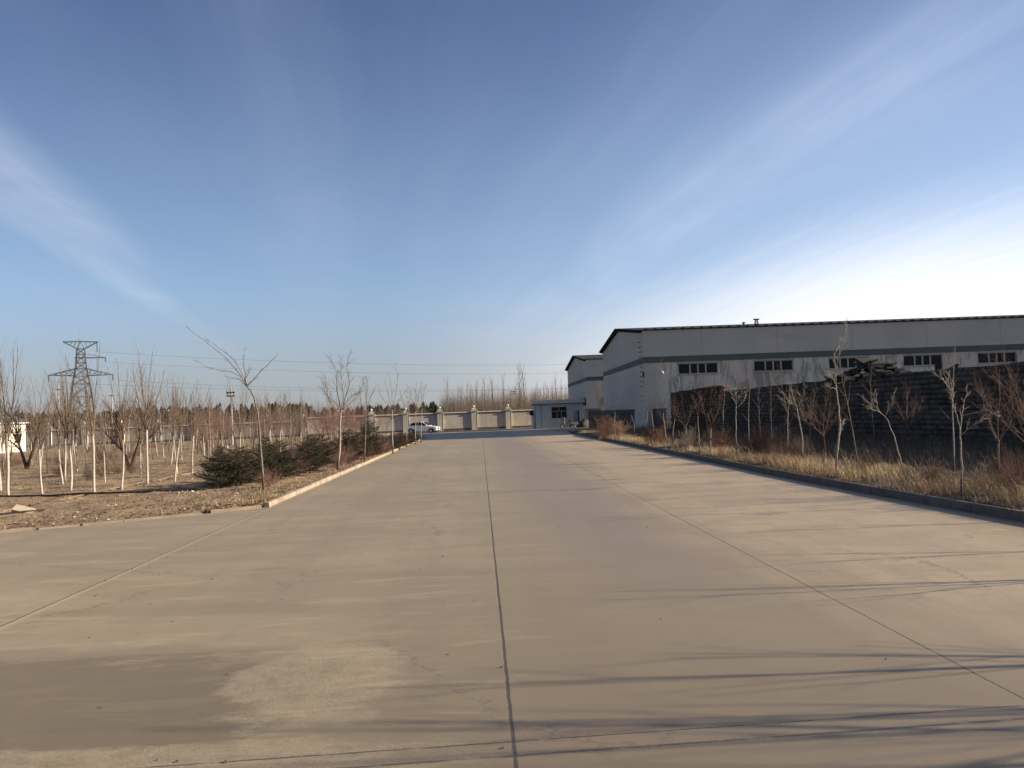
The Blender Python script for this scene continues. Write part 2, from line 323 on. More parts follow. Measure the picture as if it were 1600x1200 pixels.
def f_ware(t, b):
    p = geo(t); s = t.n('ShaderNodeSeparateXYZ', {0: p}); Z = s.outputs[2]; X = s.outputs[0]
    n = t.noise(p, .16, 4, .6); n2 = t.noise(t.mapv(p, (1.4, 1.4, .35)), .9, 6, .7, .6); n3 = t.noise(t.mapv(p, (1., 1., .5)), .28, 4, .6, .5); n4 = t.noise(t.mapv(p, (.3, .3, 2)), .5, 5, .6)
    up = t.mix(t.ramp(n, .3, .7), (.47, .445, .39), (.40, .38, .335)); up = t.mix(t.m('MULTIPLY', t.ramp(n4, .55, .8), .4), up, (.26, .245, .22))
    lo = t.mix(t.ramp(n3, .42, .58), (.50, .51, .43), (.52, .43, .355)); lo = t.mix(t.m('MULTIPLY', t.ramp(n2, .46, .60), .85), lo, (.24, .215, .175)); lo = t.mix(t.m('MULTIPLY', t.ramp(t.noise(t.mapv(p, (2.2, 2.2, .5), (5, 3, 1)), .7, 5, .75, 1.), .55, .66), .8), lo, (.66, .61, .53))
    gable = t.ramp(X, 18.2, 16.8)
    lo = t.mix(t.m('MULTIPLY', gable, .92), lo, up)
    c = t.mix(t.ramp(Z, 6.72, 6.7), up, lo)
    jx = t.m('ABSOLUTE', t.m('SUBTRACT', t.m('FRACT', t.m('DIVIDE', t.m('SUBTRACT', X, 18.0), 7.35)), .5))
    c = t.mix(t.m('MULTIPLY', t.m('MULTIPLY', t.ramp(jx, .005, .002), .4), t.ramp(X, 16.5, 17.)), c, (.09, .09, .085))
    t.set(b.inputs['Base Color'], c); t.set(b.inputs['Roughness'], .9); t.set(b.inputs['Specular IOR Level'], .2); bump(t, b, n2, .35, .03)
M_ware = mat('warehouse_render', f_ware)
M_band = rough_mat('band_green_grey', (.105, .108, .10), (.075, .10, .085), .35, .8)
M_roof = rough_mat('roof_sheet', (.06, .062, .066), (.035, .036, .04), 2, .9, .2, spec=.1)
M_black = rough_mat('black_metal', (.022, .022, .022), (.012, .012, .012), 8, .6, 0)
def f_glass(t, b):
    n = t.noise(obj_co(t), 1.5, 3)
    t.set(b.inputs['Base Color'], t.mix(n, (.012, .013, .014), (.03, .032, .034))); t.set(b.inputs['Roughness'], .35); t.set(b.inputs['Specular IOR Level'], .06)
M_glass = mat('dark_glass', f_glass)
M_winframe = rough_mat('window_frame_white', (.38, .37, .35), (.28, .27, .25), 4, .6, 0)
M_blue = rough_mat('blue_panel', (.32, .385, .42), (.27, .335, .37), .8, .6, .05)
M_blue_lt = rough_mat('pale_roof_panel', (.36, .42, .45), (.30, .36, .39), 1, .6, 0)
M_blue_dk = rough_mat('blue_trim', (.06, .09, .11), (.04, .06, .08), 1, .6, 0)
M_pinkwall = rough_mat('plaster_pink', (.24, .205, .205), (.19, .165, .165), 1.5, .85)
def f_stack(t, b):
    p = geo(t); n = t.noise(p, 1.1, 5, .7); n2 = t.noise(p, 9, 5, .7); o = t.n('ShaderNodeObjectInfo').outputs['Random']
    a = t.n('ShaderNodeAttribute', attribute_name='tint').outputs['Color']
    c = t.mix(t.m('MULTIPLY', t.ramp(n, .35, .7), .6), a, (.045, .042, .04)); c = t.mix(t.m('MULTIPLY', t.ramp(n2, .5, .75), .6), c, (.03, .028, .027))
    t.set(b.inputs['Base Color'], c); t.set(b.inputs['Roughness'], .95); t.set(b.inputs['Specular IOR Level'], .1); bump(t, b, n2, .8, .04)
M_stack = mat('stacked_block', f_stack)
M_lowwall = rough_mat('low_wall_brick', (.085, .078, .072), (.05, .046, .043), 1.5, .95, .6, .03)
M_steel = rough_mat('tower_steel', (.07, .075, .08), (.05, .054, .058), 1, .6, 0, spec=.3)
M_pole = rough_mat('concrete_pole', (.40, .38, .35), (.28, .265, .245), 2, .85, .2)
M_hose = rough_mat('black_hose', (.03, .027, .025), (.018, .017, .016), 6, .7, 0)
M_stone = rough_mat('broken_slab', (.46, .37, .27), (.33, .27, .20), 5, .9, .6, .02)
M_carw = rough_mat('car_white', (.80, .80, .80), (.76, .76, .76), 1, .25, 0, spec=.5)
M_tyre = rough_mat('tyre', (.02, .02, .02), (.03, .03, .03), 12, .9, .2)
M_rim = rough_mat('rim', (.45, .45, .46), (.35, .35, .36), 6, .35, 0, metal=.8)
M_lamp = rough_mat('lamp_lens', (.75, .75, .73), (.6, .6, .58), 5, .2, 0, spec=.6)
M_red = rough_mat('red_plastic', (.35, .03, .02), (.25, .02, .02), 5, .4, 0)
M_green = rough_mat('green_plastic', (.03, .30, .14), (.02, .22, .10), 5, .5, 0)
M_tarp = rough_mat('black_tarp', (.02, .02, .02), (.035, .035, .035), 3, .6, .6, .05)
M_plank = rough_mat('old_timber', (.045, .038, .032), (.022, .02, .018), 4, .9, .4, .02)
M_bldw = rough_mat('white_paint', (.78, .73, .64), (.66, .61, .52), .8, .85)
M_slate = rough_mat('grey_roof', (.15, .155, .16), (.10, .105, .11), 2, .8)

# ------------------------------------------------------------------ ground sheets
rng = np.random.default_rng(7)
def vnoise(x, y, s, seed=0):
    """cheap smooth value noise"""
    x = np.asarray(x) / s; y = np.asarray(y) / s; xi = np.floor(x).astype(int); yi = np.floor(y).astype(int); fx = x - xi; fy = y - yi
    fx = fx * fx * (3 - 2 * fx); fy = fy * fy * (3 - 2 * fy)
    def h(a, b): v = np.sin(a * 127.1 + b * 311.7 + seed * 74.7) * 43758.5453; return v - np.floor(v)
    return (h(xi, yi) * (1 - fx) + h(xi + 1, yi) * fx) * (1 - fy) + (h(xi, yi + 1) * (1 - fx) + h(xi + 1, yi + 1) * fx) * fy
def dip(y):
    s = np.clip((np.asarray(y, float) - 105) / 45, 0, 1); return -.6 * s * s * (3 - 2 * s)
def sheet(name, X, Y, Z, m, smooth=True):
    nr, nc = X.shape; V = np.stack([X, Y, Z], -1).reshape(-1, 3); i = np.arange((nr - 1) * (nc - 1)); r = i // (nc - 1); c = i % (nc - 1)
    a = r * nc + c; T = np.concatenate([np.stack([a, a + 1, a + nc + 1], 1), np.stack([a, a + nc + 1, a + nc], 1)])
    me = fastmesh(name, V, T, m)
    if smooth: me.polygons.foreach_set('use_smooth', [True] * len(me.polygons))
    o = link(name, me); tag(o, kind='structure'); return o
xs = np.array([-4000, -1500, -600, -250, -120, -60, -20, 0, 20, 60, 120, 250, 600, 1500, 4000.])
ys = np.array([-1200, -300, -60, 0, 60, 105, 115, 125, 135, 150, 170, 260, 400, 800, 1600, 4500.])
X, Y = np.meshgrid(xs, ys); sheet('ground', X, Y, dip(Y) - .05, M_ground)
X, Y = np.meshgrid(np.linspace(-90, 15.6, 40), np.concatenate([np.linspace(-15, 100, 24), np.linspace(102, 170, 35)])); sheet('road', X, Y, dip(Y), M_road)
def edge_y(x): return 22.45 + .60 * (x + 5.8) if x > -30 else 7.9
# nursery field left of the road
tt = np.concatenate([np.linspace(0, .25, 130), np.linspace(.26, 1, 90)])
xx = np.concatenate([-5.95 - np.linspace(0, 25, 150), -31.5 - np.linspace(0, 1, 60) ** 1.5 * 100])
X, T_ = np.meshgrid(xx, tt); E = np.vectorize(edge_y)(X); top = np.where(X > -13.5, 90., 152.); Y = E + T_ * (top - E)
Z = .07 + dip(Y) + .10 * (vnoise(X, Y, 1.6, 1) - .4) + .06 * (vnoise(X, Y, .5, 2) - .5) + .05 * (vnoise(X, Y, .22, 5) - .5)
Z = np.where(T_ < .004, np.minimum(Z, .05), Z); Z[:, 0] = np.minimum(Z[:, 0], .08); Z[0, :] = -.03
sheet('field', X, Y, Z, M_soil)
def field_z(x, y): return float(.07 + dip(y) + .10 * (vnoise(x, y, 1.6, 1) - .4) + .06 * (vnoise(x, y, .5, 2) - .5)) - .01
# right verge
def kerb_x(y): return 9.28 + .55 * max(0, min(1, (26 - y) / 14)) ** 1.5 - .15 * max(0, min(1, (y - 30) / 40))
yy = np.concatenate([np.linspace(-14, 12, 27), np.linspace(12.3, 60, 160), np.linspace(60.8, 88, 40)])
ss = np.concatenate([np.linspace(0, 8, 60), np.linspace(8.5, 60, 40)])
S_, Y = np.meshgrid(ss, yy); KX = np.vectorize(kerb_x)(Y) + .12; X = KX + S_
Z = .17 + .10 * (vnoise(X, Y, 1.5, 3) - .5) + .07 * (vnoise(X, Y, .45, 4) - .5) + .02 * np.clip(S_, 0, 20)
Z[:, 0] = .12
sheet('verge', X, Y, Z, M_vsoil)
def verge_z(x, y): return float(.17 + .10 * (vnoise(x, y, 1.5, 3) - .5) + .02 * max(0, min(20, x - kerb_x(y) - .12))) - .02

# kerbs
def kerb_run(name, pts, w, h, m, seg=1.0, side=1, jit=.01, hb=-.05):
    mb = MB(); r = random.Random(len(pts) + int(h * 100)); pts = [np.array(p, float) for p in pts]
    for a, b in zip(pts[:-1], pts[1:]):
        L = np.linalg.norm(b - a); d = (b - a) / L; nrm = np.array((d[1], -d[0])) * side; n = max(1, int(L / seg))
        for i in range(n):
            p = a + d * (L * i / n + .006); q = a + d * (L * (i + 1) / n - .006); j = r.uniform(-jit, jit); hh = h + r.uniform(-jit, jit) * .7
            c = [p + nrm * j, q + nrm * j, q + nrm * (w + j), p + nrm * (w + j)]; e = .02
            ci = [c[0] + nrm * e, c[1] + nrm * e, c[2] - nrm * e, c[3] - nrm * e]
            vs = [(x, y, hb) for x, y in c] + [(x, y, hh - e) for x, y in c] + [(x, y, hh) for x, y in ci]
            fs = [(0, 3, 2, 1), (8, 9, 10, 11)] + [(k, (k + 1) % 4, (k + 1) % 4 + 4, k + 4) for k in range(4)] + [(k + 4, (k + 1) % 4 + 4, (k + 1) % 4 + 8, k + 8) for k in range(4)]
            mb.add(vs, fs)
    o = mb.build(name, m); tag(o, kind='structure'); return o
kerb_run('kerb', [(-5.93, 22.62), (-5.93, 84)], .15, .135, M_kerb, 1.9, jit=.012)
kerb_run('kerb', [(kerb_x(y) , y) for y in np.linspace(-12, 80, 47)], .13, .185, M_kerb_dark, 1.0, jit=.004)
kerb_run('kerb', [(-5.98, 22.52), (-7.1, 21.80)], .13, .085, M_kerb_old, 1.4, side=-1)
kerb_run('kerb', [(-7.3, 21.62), (-10.4, 19.8)], .22, .035, M_kerb_old, .75, side=-1, jit=.025)
kerb_run('kerb', [(-10.5, 19.75), (-24, 11.6)], .14, .06, M_kerb_old, 1.6, side=-1, jit=.01)

# ------------------------------------------------------------------ trees
def nrm(v): return v / (np.linalg.norm(v) + 1e-9)
def tilt(d, ang, phi):
    a = np.cross(d, (0, 0, 1) if abs(d[2]) < .9 else (1, 0, 0)); a = nrm(a); b = np.cross(d, a)
    return nrm(d * cos(ang) + (a * cos(phi) + b * sin(phi)) * sin(ang))
def grow(r, mb, p, d, L, rad, lvl, S):
    n = max(2, int(L / S['seg'][lvl]) + 1); pts = [np.array(p, float)]; d = np.array(d, float); dirs = [d]
    for i in range(n):
        d = nrm(d + r.normal(0, S['wob'], 3) + np.array((0, 0, S['trop'][lvl]))); pts.append(pts[-1] + d * L / n); dirs.append(d)
    rr = [rad * (1 - .68 * i / n) for i in range(n + 1)]
    mb.tube(pts, rr, 5 if rad > .02 else (4 if rad > .009 else 3), cap=False)
    if lvl < S['lv']:
        kids(r, mb, pts, rr, dirs, L, lvl, S)
def kids(r, mb, pts, rr, dirs, L, lvl, S, cnt=None):
    n = len(pts) - 1
    k = cnt if cnt is not None else r.integers(*S['n'][lvl]); ph = r.uniform(0, 6.28)
    for j in range(k):
        tt = S['t0'][lvl] + (.97 - S['t0'][lvl]) * (j + r.uniform(.1, .9)) / k; i = min(n - 1, int(tt * n)); f = tt * n - i
        q = pts[i] * (1 - f) + pts[i + 1] * f; ph += 2.4 + r.uniform(-.5, .5)
        a = R_(r.uniform(*S['a'][lvl])); l = L * r.uniform(*S['l'][lvl]) * (1.15 - .6 * tt)
        grow(r, mb, q, tilt(dirs[i], a, ph), l, max(S['rmin'], rr[i] * r.uniform(.45, .65)), lvl + 1, S)
SP = {
 'poplar': dict(seg=[.5, .45, .3, .25], wob=.05, trop=[0, .09, .10, .08], lv=2, n=[(0, 1), (10, 15), (4, 6)], t0=[.9, .12, .2], a=[(8, 22), (16, 34), (18, 35)], l=[(1, 1.2), (.22, .42), (.3, .5)], rmin=.0035),
 'spread': dict(seg=[.4, .35, .3, .25], wob=.07, trop=[0, .06, .05, .03], lv=3, n=[(6, 9), (8, 12), (5, 8)], t0=[.35, .15, .15], a=[(22, 42), (22, 45), (25, 50)], l=[(.55, .8), (.32, .55), (.3, .5)], rmin=.0025),
 'whip': dict(seg=[.4, .3, .2], wob=.04, trop=[.02, .08, .05], lv=1, n=[(8, 14), (2, 4)], t0=[.35, .3], a=[(20, 40), (20, 40)], l=[(.15, .28), (.3, .5)], rmin=.003),
 'scrub': dict(seg=[.3, .25, .2, .2], wob=.07, trop=[.04, .04, .02, 0], lv=2, n=[(6, 9), (6, 9), (3, 5)], t0=[.2, .2, .2], a=[(18, 40), (25, 50), (25, 50)], l=[(.35, .6), (.35, .6), (.4, .6)], rmin=.003),
 'farpop': dict(seg=[1.5, .9, .8], wob=.03, trop=[.03, .12, .10], lv=2, n=[(20, 28), (2, 4)], t0=[.18, .3], a=[(14, 30), (15, 30)], l=[(.18, .32), (.35, .5)], rmin=.013),
}
def tree_meshes(kind, seed, H, trunk_h, m_trunk, m_twig, r0=.045, nl=7, spread=(6, 22), bend=.03):
    r = np.random.default_rng(seed); S = SP[kind]
    pts = [np.zeros(3)]; d = nrm(np.array((r.normal(0, .03), r.normal(0, .03), 1))); n = 7; pts[0][2] = -.12
    for i in range(n): d = nrm(d + r.normal(0, bend, 3) * (1, 1, 0)); pts.append(pts[-1] + d * (trunk_h + .12) / n)
    rr = [r0 * (1.15 if i == 0 else 1) * (1 - .28 * i / n) for i in range(n + 1)]
    tm = MB(); tm.tube(pts, rr, 8)
    tm.lathe([(r0 * .6, -.07), (r0 * .95, -.02), (r0 * .8, .03), (.001, .05)], pts[-1], 8)
    cm = MB(); ph = r.uniform(0, 6)
    for j in range(nl):
        ph += 2 * pi / nl + r.uniform(-.3, .3); a = R_(r.uniform(*spread)) if j else R_(3)
        L = (H - trunk_h) * (r.uniform(.6, 1.) if j else 1.0)
        grow(r, cm, pts[-1] - d * r.uniform(0, .12), tilt(d, a, ph), L, r0 * (r.uniform(.24, .40) if kind in ('spread', 'open') else r.uniform(.26, .42)), 1, S)
    return tm.mesh('trunk', m_trunk, True), cm.mesh('crown', m_twig, True)
def full_tree(kind, seed, H, m_trunk, m_twig, r0, wob=None):
    """single leader with side branches"""
    r = np.random.default_rng(seed); S = SP[kind]
    n = 10; pts = [np.array((0, 0, -.15))]; d = np.array((r.normal(0, .02), r.normal(0, .02), 1)); dirs = [d]
    for i in range(n): d = nrm(d + r.normal(0, wob or S['wob'], 3) * (1, 1, 0)); pts.append(pts[-1] + d * (H + .15) / n); dirs.append(d)
    rr = [r0 * (1 - .85 * i / n) for i in range(n + 1)]
    tm = MB(); tm.tube(pts, rr, 6, cap=False); cm = MB(); kids(r, cm, pts, rr, dirs, H, 0, S)
    return tm.mesh('trunk', m_trunk, True), cm.mesh('crown', m_twig, True)
def place(name, ms, label, cat, x, y, z, rz=0, s=1, group=None, lean=0):
    o = thing(name, label, cat, (x, y, z), rz, group, s); o.rotation_euler = (lean, lean * .4, rz)
    link('trunk', ms[0], o); link('crown', ms[1], o); return o
PR = random.Random(11)
white_protos = [tree_meshes('poplar', 100 + i, 5.0 + .3 * (i % 3), 1.95 + .12 * (i % 2), M_white, M_twig, .046 + .004 * (i % 2), 6 + i % 4) for i in range(7)]
whip_protos = [full_tree('whip', 200 + i, 3.4 + .4 * (i % 3), [M_bark, M_bark_pale][i % 2], M_twig, .026, .035) for i in range(6)]
spread_protos = [tree_meshes('spread', 300 + i, 3.6, 1.1, [M_bark, M_bark_dark][i % 2], [M_twig, M_twig_mauve][i % 2], .05, 5, (18, 45)) for i in range(5)]
def G3(px, py, zf): x, y = G(px, py, .07); return x, y, zf(x, y)
# front row of limewashed saplings, left to right
front = [(1, 770, 0, 1.0, 'limewashed sapling cut by the left edge of the photo'),
 (13, 776, 1, 1.02, 'thick limewashed sapling standing in front of the small white building, nearest to the kerb'),
 (66, 772, 2, .80, 'thin slanting limewashed sapling between the small white building and the lattice pylon'),
 (110, 767, 3, .93, 'straight limewashed sapling directly below the left side of the lattice pylon'),
 (147, 772, 4, 1.0, 'limewashed sapling with the stoutest white trunk, just right of the lattice pylon'),
 (190, 765, 5, .86, 'limewashed sapling with a grey patchy trunk, second to the right of the pylon'),
 (230, 757, 6, 1.05, 'tall limewashed sapling with a full crown, midway between pylon and leaning kerb tree')]
for px_, py_, k, s_, lb in front:
    x, y, z = G3(px_, py_, field_z); place('sapling', white_protos[k], lb, 'sapling', x, y, z, PR.uniform(0, 6), s_, 'limewashed saplings in the nursery field', PR.uniform(-.035, .035))
second = [(42, 745, 'dark forked leafless tree with a V shaped trunk before the small white building', 0),
          (203, 748, 'dark reddish leafless plum tree with a V shaped trunk right of the lattice pylon', 1)]
for px_, py_, lb, k in second:
    x, y, z = G3(px_, py_ - 12, field_z); r = np.random.default_rng(50 + k)
    tm = MB(); tm.tube([(0, 0, -.1), (0, 0, .12)], [.11, .10], 7); cm = MB()
    for sg in (-1, 1):
        pts = [np.array(q) for q in ((0, 0, .02), (sg * .16, .02, .5), (sg * .36, .05, 1.1), (sg * .5, .08, 1.8), (sg * .58, .1, 2.5))]; rr = [.085, .07, .055, .035, .015]
        tm.tube(pts, rr, 6); kids(r, cm, pts, rr, [nrm(b - a) for a, b in zip(pts, pts[1:])] + [np.array((0, 0, 1.))], 2.6, 0, SP['spread'], 9)
    place('forked_tree', (tm.mesh('trunk', M_bark_dark, True), cm.mesh('crown', [M_bark_dark, M_twig_red][k], True)), lb, 'tree', x, y, z, 0, 1.2, None)
# rows of saplings behind
fr = random.Random(5); cnt = 0; rows = []
for Yr in (33.5, 36.5, 40, 44, 48.5, 53, 58, 64, 71, 79, 88, 98, 110):
    xl = -.60 * Yr - 2; xr = -11.5 if Yr < 92 else -17; step = 2.1 + Yr * .018
    x = xl + fr.uniform(0, 2)
    while x < xr:
        rows.append((x + fr.uniform(-.5, .5), Yr + fr.uniform(-1.1, 1.1))); x += step * fr.uniform(.7, 1.35)
for x, y in rows:
    k = fr.random(); z = field_z(x, y)
    if k < .40: place('sapling', fr.choice(white_protos), 'limewashed sapling standing behind the front row of the nursery field', 'sapling', x, y, z, fr.uniform(0, 6), fr.uniform(.65, .95), 'limewashed saplings behind the front row', fr.uniform(-.05, .05))
    elif k < .80: place('slender_sapling', fr.choice(whip_protos), 'slender unpainted bare sapling among the nursery rows', 'sapling', x, y, z, fr.uniform(0, 6), fr.uniform(.8, 1.25), 'slender unpainted saplings in the nursery field', fr.uniform(-.09, .09))
    else: place('plum_tree', fr.choice(spread_protos), 'low spreading bare tree with dark twigs among the nursery rows', 'tree', x, y, z, fr.uniform(0, 6), fr.uniform(.65, .95), 'low spreading trees in the nursery field')
    cnt += 1
for i in range(220):
    y = 42 + 75 * fr.random() ** .8; x = -y * fr.uniform(.13, .60) - 1
    if x > -11: continue
    place('slender_sapling', fr.choice(whip_protos), 'slender unpainted bare sapling among the nursery rows', 'sapling', x, y, field_z(x, y), fr.uniform(0, 6), fr.uniform(.8, 1.35), 'slender unpainted saplings in the nursery field', fr.uniform(-.09, .09))
# reddish thicket of young trees before the far wall
for i in range(64):
    y = fr.uniform(56, 112); x = -y * fr.uniform(.09, .32) - 1.5
    if x > -9.5: x = -9.5 - fr.random() * 2
    place('red_twig_tree', fr.choice(spread_protos[1::2]), 'young reddish twigged tree in the thicket before the far boundary wall', 'tree', x, y, field_z(x, y), fr.uniform(0, 6), fr.uniform(.75, 1.1), 'reddish young trees before the far wall')

# kerbside and verge trees drawn limb by limb, at their own distance
def limb_tree(name, label, base, limbs, r0, seed, zf, mt=None, mtw=None, S=None, depth=.5, ntw=5, tw=.5, group=None, trunk_n=1):
    r = np.random.default_rng(seed); bx, by = G(base[0], base[1], .12); bz = zf(bx, by); o = thing(name, label, 'tree', (bx, by, bz), 0, group)
    tm = MB(); cm = MB(); org = np.array((bx, by, bz)); S = S or SP['scrub']
    nodes = []
    for li, lb in enumerate(limbs):
        dy = 0; pts = []; sgn = r.choice([-1, 1]) * depth
        for i, q in enumerate(lb):
            p = at(q[0], q[1], by) - org
            if li >= trunk_n: p = p + np.array((0, sgn * i / max(1, len(lb) - 1) * (.3 + .7 * r.random()), 0)) * (1 if len(lb) > 1 else 0)
            pts.append(p)
        if li == 0: pts[0] = np.array((0, 0, -.1))
        if li >= trunk_n and nodes:            # root on the nearest limb already drawn
            q0 = min(nodes, key=lambda n: np.linalg.norm(n[0] - pts[0])); 
            if np.linalg.norm(q0[0] - pts[0]) < .6: pts[0] = q0[0]
        # resample
        out = []; 
        for a, b in zip(pts[:-1], pts[1:]):
            for k in range(3): out.append(a + (b - a) * k / 3)
        out.append(pts[-1]); out = [out[0]] + [p + r.normal(0, .012, 3) for p in out[1:]]
        L = sum(np.linalg.norm(b - a) for a, b in zip(out, out[1:]))
        r0 = r0 if li else r0 * .74
        ra = r0 if li < trunk_n else r0 * (.42 if li < trunk_n + 3 else .28); rb = r0 * .5 if li < trunk_n else .004
        rr = [ra + (rb - ra) * i / (len(out) - 1) for i in range(len(out))]
        (tm if li < trunk_n else cm).tube(out, rr, 7 if li < trunk_n else 5)
        nodes += [(p, q) for p, q in zip(out, rr)]
        dirs = [nrm(b - a) for a, b in zip(out, out[1:])] + [nrm(out[-1] - out[-2])]
        if li >= trunk_n: kids(r, cm, out, [min(q, .011) for q in rr], dirs, max(L * tw, .5), 0, S, ntw)
    link('trunk', tm.mesh('trunk', mt or M_bark_pale, True), o); link('crown', cm.mesh('crown', mtw or M_twig, True), o); return o
sparse = dict(SP['scrub'], lv=2, n=[(3, 5), (3, 5), (1, 3)])
limb_tree('bare_tree', 'leaning bare tree with long thin branches at the near end of the left kerb', (412, 765),
  [[(412, 765), (408, 715), (405, 665), (400, 630), (392, 610), (386, 603)],
   [(386, 603), (372, 582), (352, 560), (320, 535), (283, 508)], [(386, 603), (400, 590), (418, 572), (438, 552)], [(385, 602), (383, 575), (384, 545)],
   [(378, 592), (360, 580), (335, 577), (310, 564)], [(384, 600), (371, 565), (345, 545), (330, 530)], [(386, 603), (370, 592), (350, 588)], [(384, 598), (392, 583), (398, 573)]],
  .055, 1, field_z, M_bark, M_twig, sparse, .5, 4, .32)
limb_tree('bare_tree', 'bare tree with two close pale trunks and a wide oval crown beside the left kerb', (527, 732),
  [[(527, 732), (531, 690), (532, 650), (534, 640)], [(534, 640), (540, 622), (548, 600), (545, 572), (550, 556)], [(533, 645), (528, 610), (527, 580), (520, 558)],
   [(532, 650), (520, 632), (510, 610), (505, 590)], [(534, 640), (550, 628), (560, 610), (566, 595)], [(536, 636), (538, 600), (535, 560)], [(536, 632), (548, 618), (562, 612)], [(530, 640), (515, 620), (512, 585)]],
  .075, 2, field_z, M_bark_pale, M_twig, SP['scrub'], .9, 14, .5)
limb_tree('bare_tree', 'slim bare tree standing second from the wide crowned tree along the left kerb', (570, 722),
  [[(570, 722), (571, 680), (572, 640)], [(572, 640), (572, 610), (568, 588)], [(572, 640), (580, 620), (588, 605)], [(571, 650), (562, 625), (560, 605)], [(572, 640), (576, 600), (575, 590)]],
  .05, 3, field_z, M_bark, M_twig, SP['scrub'], .7, 9, .45)
limb_tree('bare_tree', 'dark bare tree with stiff upright limbs beside the left kerb before the white car', (614, 706),
  [[(614, 706), (613, 670), (613, 640)], [(613, 640), (619, 612), (620, 588), (615, 566)], [(613, 642), (606, 618), (600, 590)], [(613, 640), (597, 620), (592, 600)], [(613, 638), (628, 620), (640, 606)], [(614, 636), (612, 610), (606, 580)]],
  .07, 4, field_z, M_bark_pale, M_bark, sparse, .9, 7, .35)
for i, (a, b, lb) in enumerate((((635, 696), 6, 'thin pale bare tree just left of the white car along the left kerb'), ((649, 692), 7, 'thin pale bare tree standing in front of the white car'), ((658, 690), 8, 'farthest thin bare tree of the left kerb, before the nose of the white car'))):
    x, y = a; limb_tree('bare_tree', lb, a, [[a, (x, y - 28), (x + 1, y - 50)], [(x + 1, y - 50), (x + 5, y - 75), (x + 8, y - 90)], [(x + 1, y - 50), (x - 6, y - 70), (x - 9, y - 85)], [(x + 1, y - 48), (x + 1, y - 95)]],
      .06, b, field_z, M_bark_pale, [M_twig, M_twig_red, M_twig][i], SP['scrub'], 1., 8, .45)
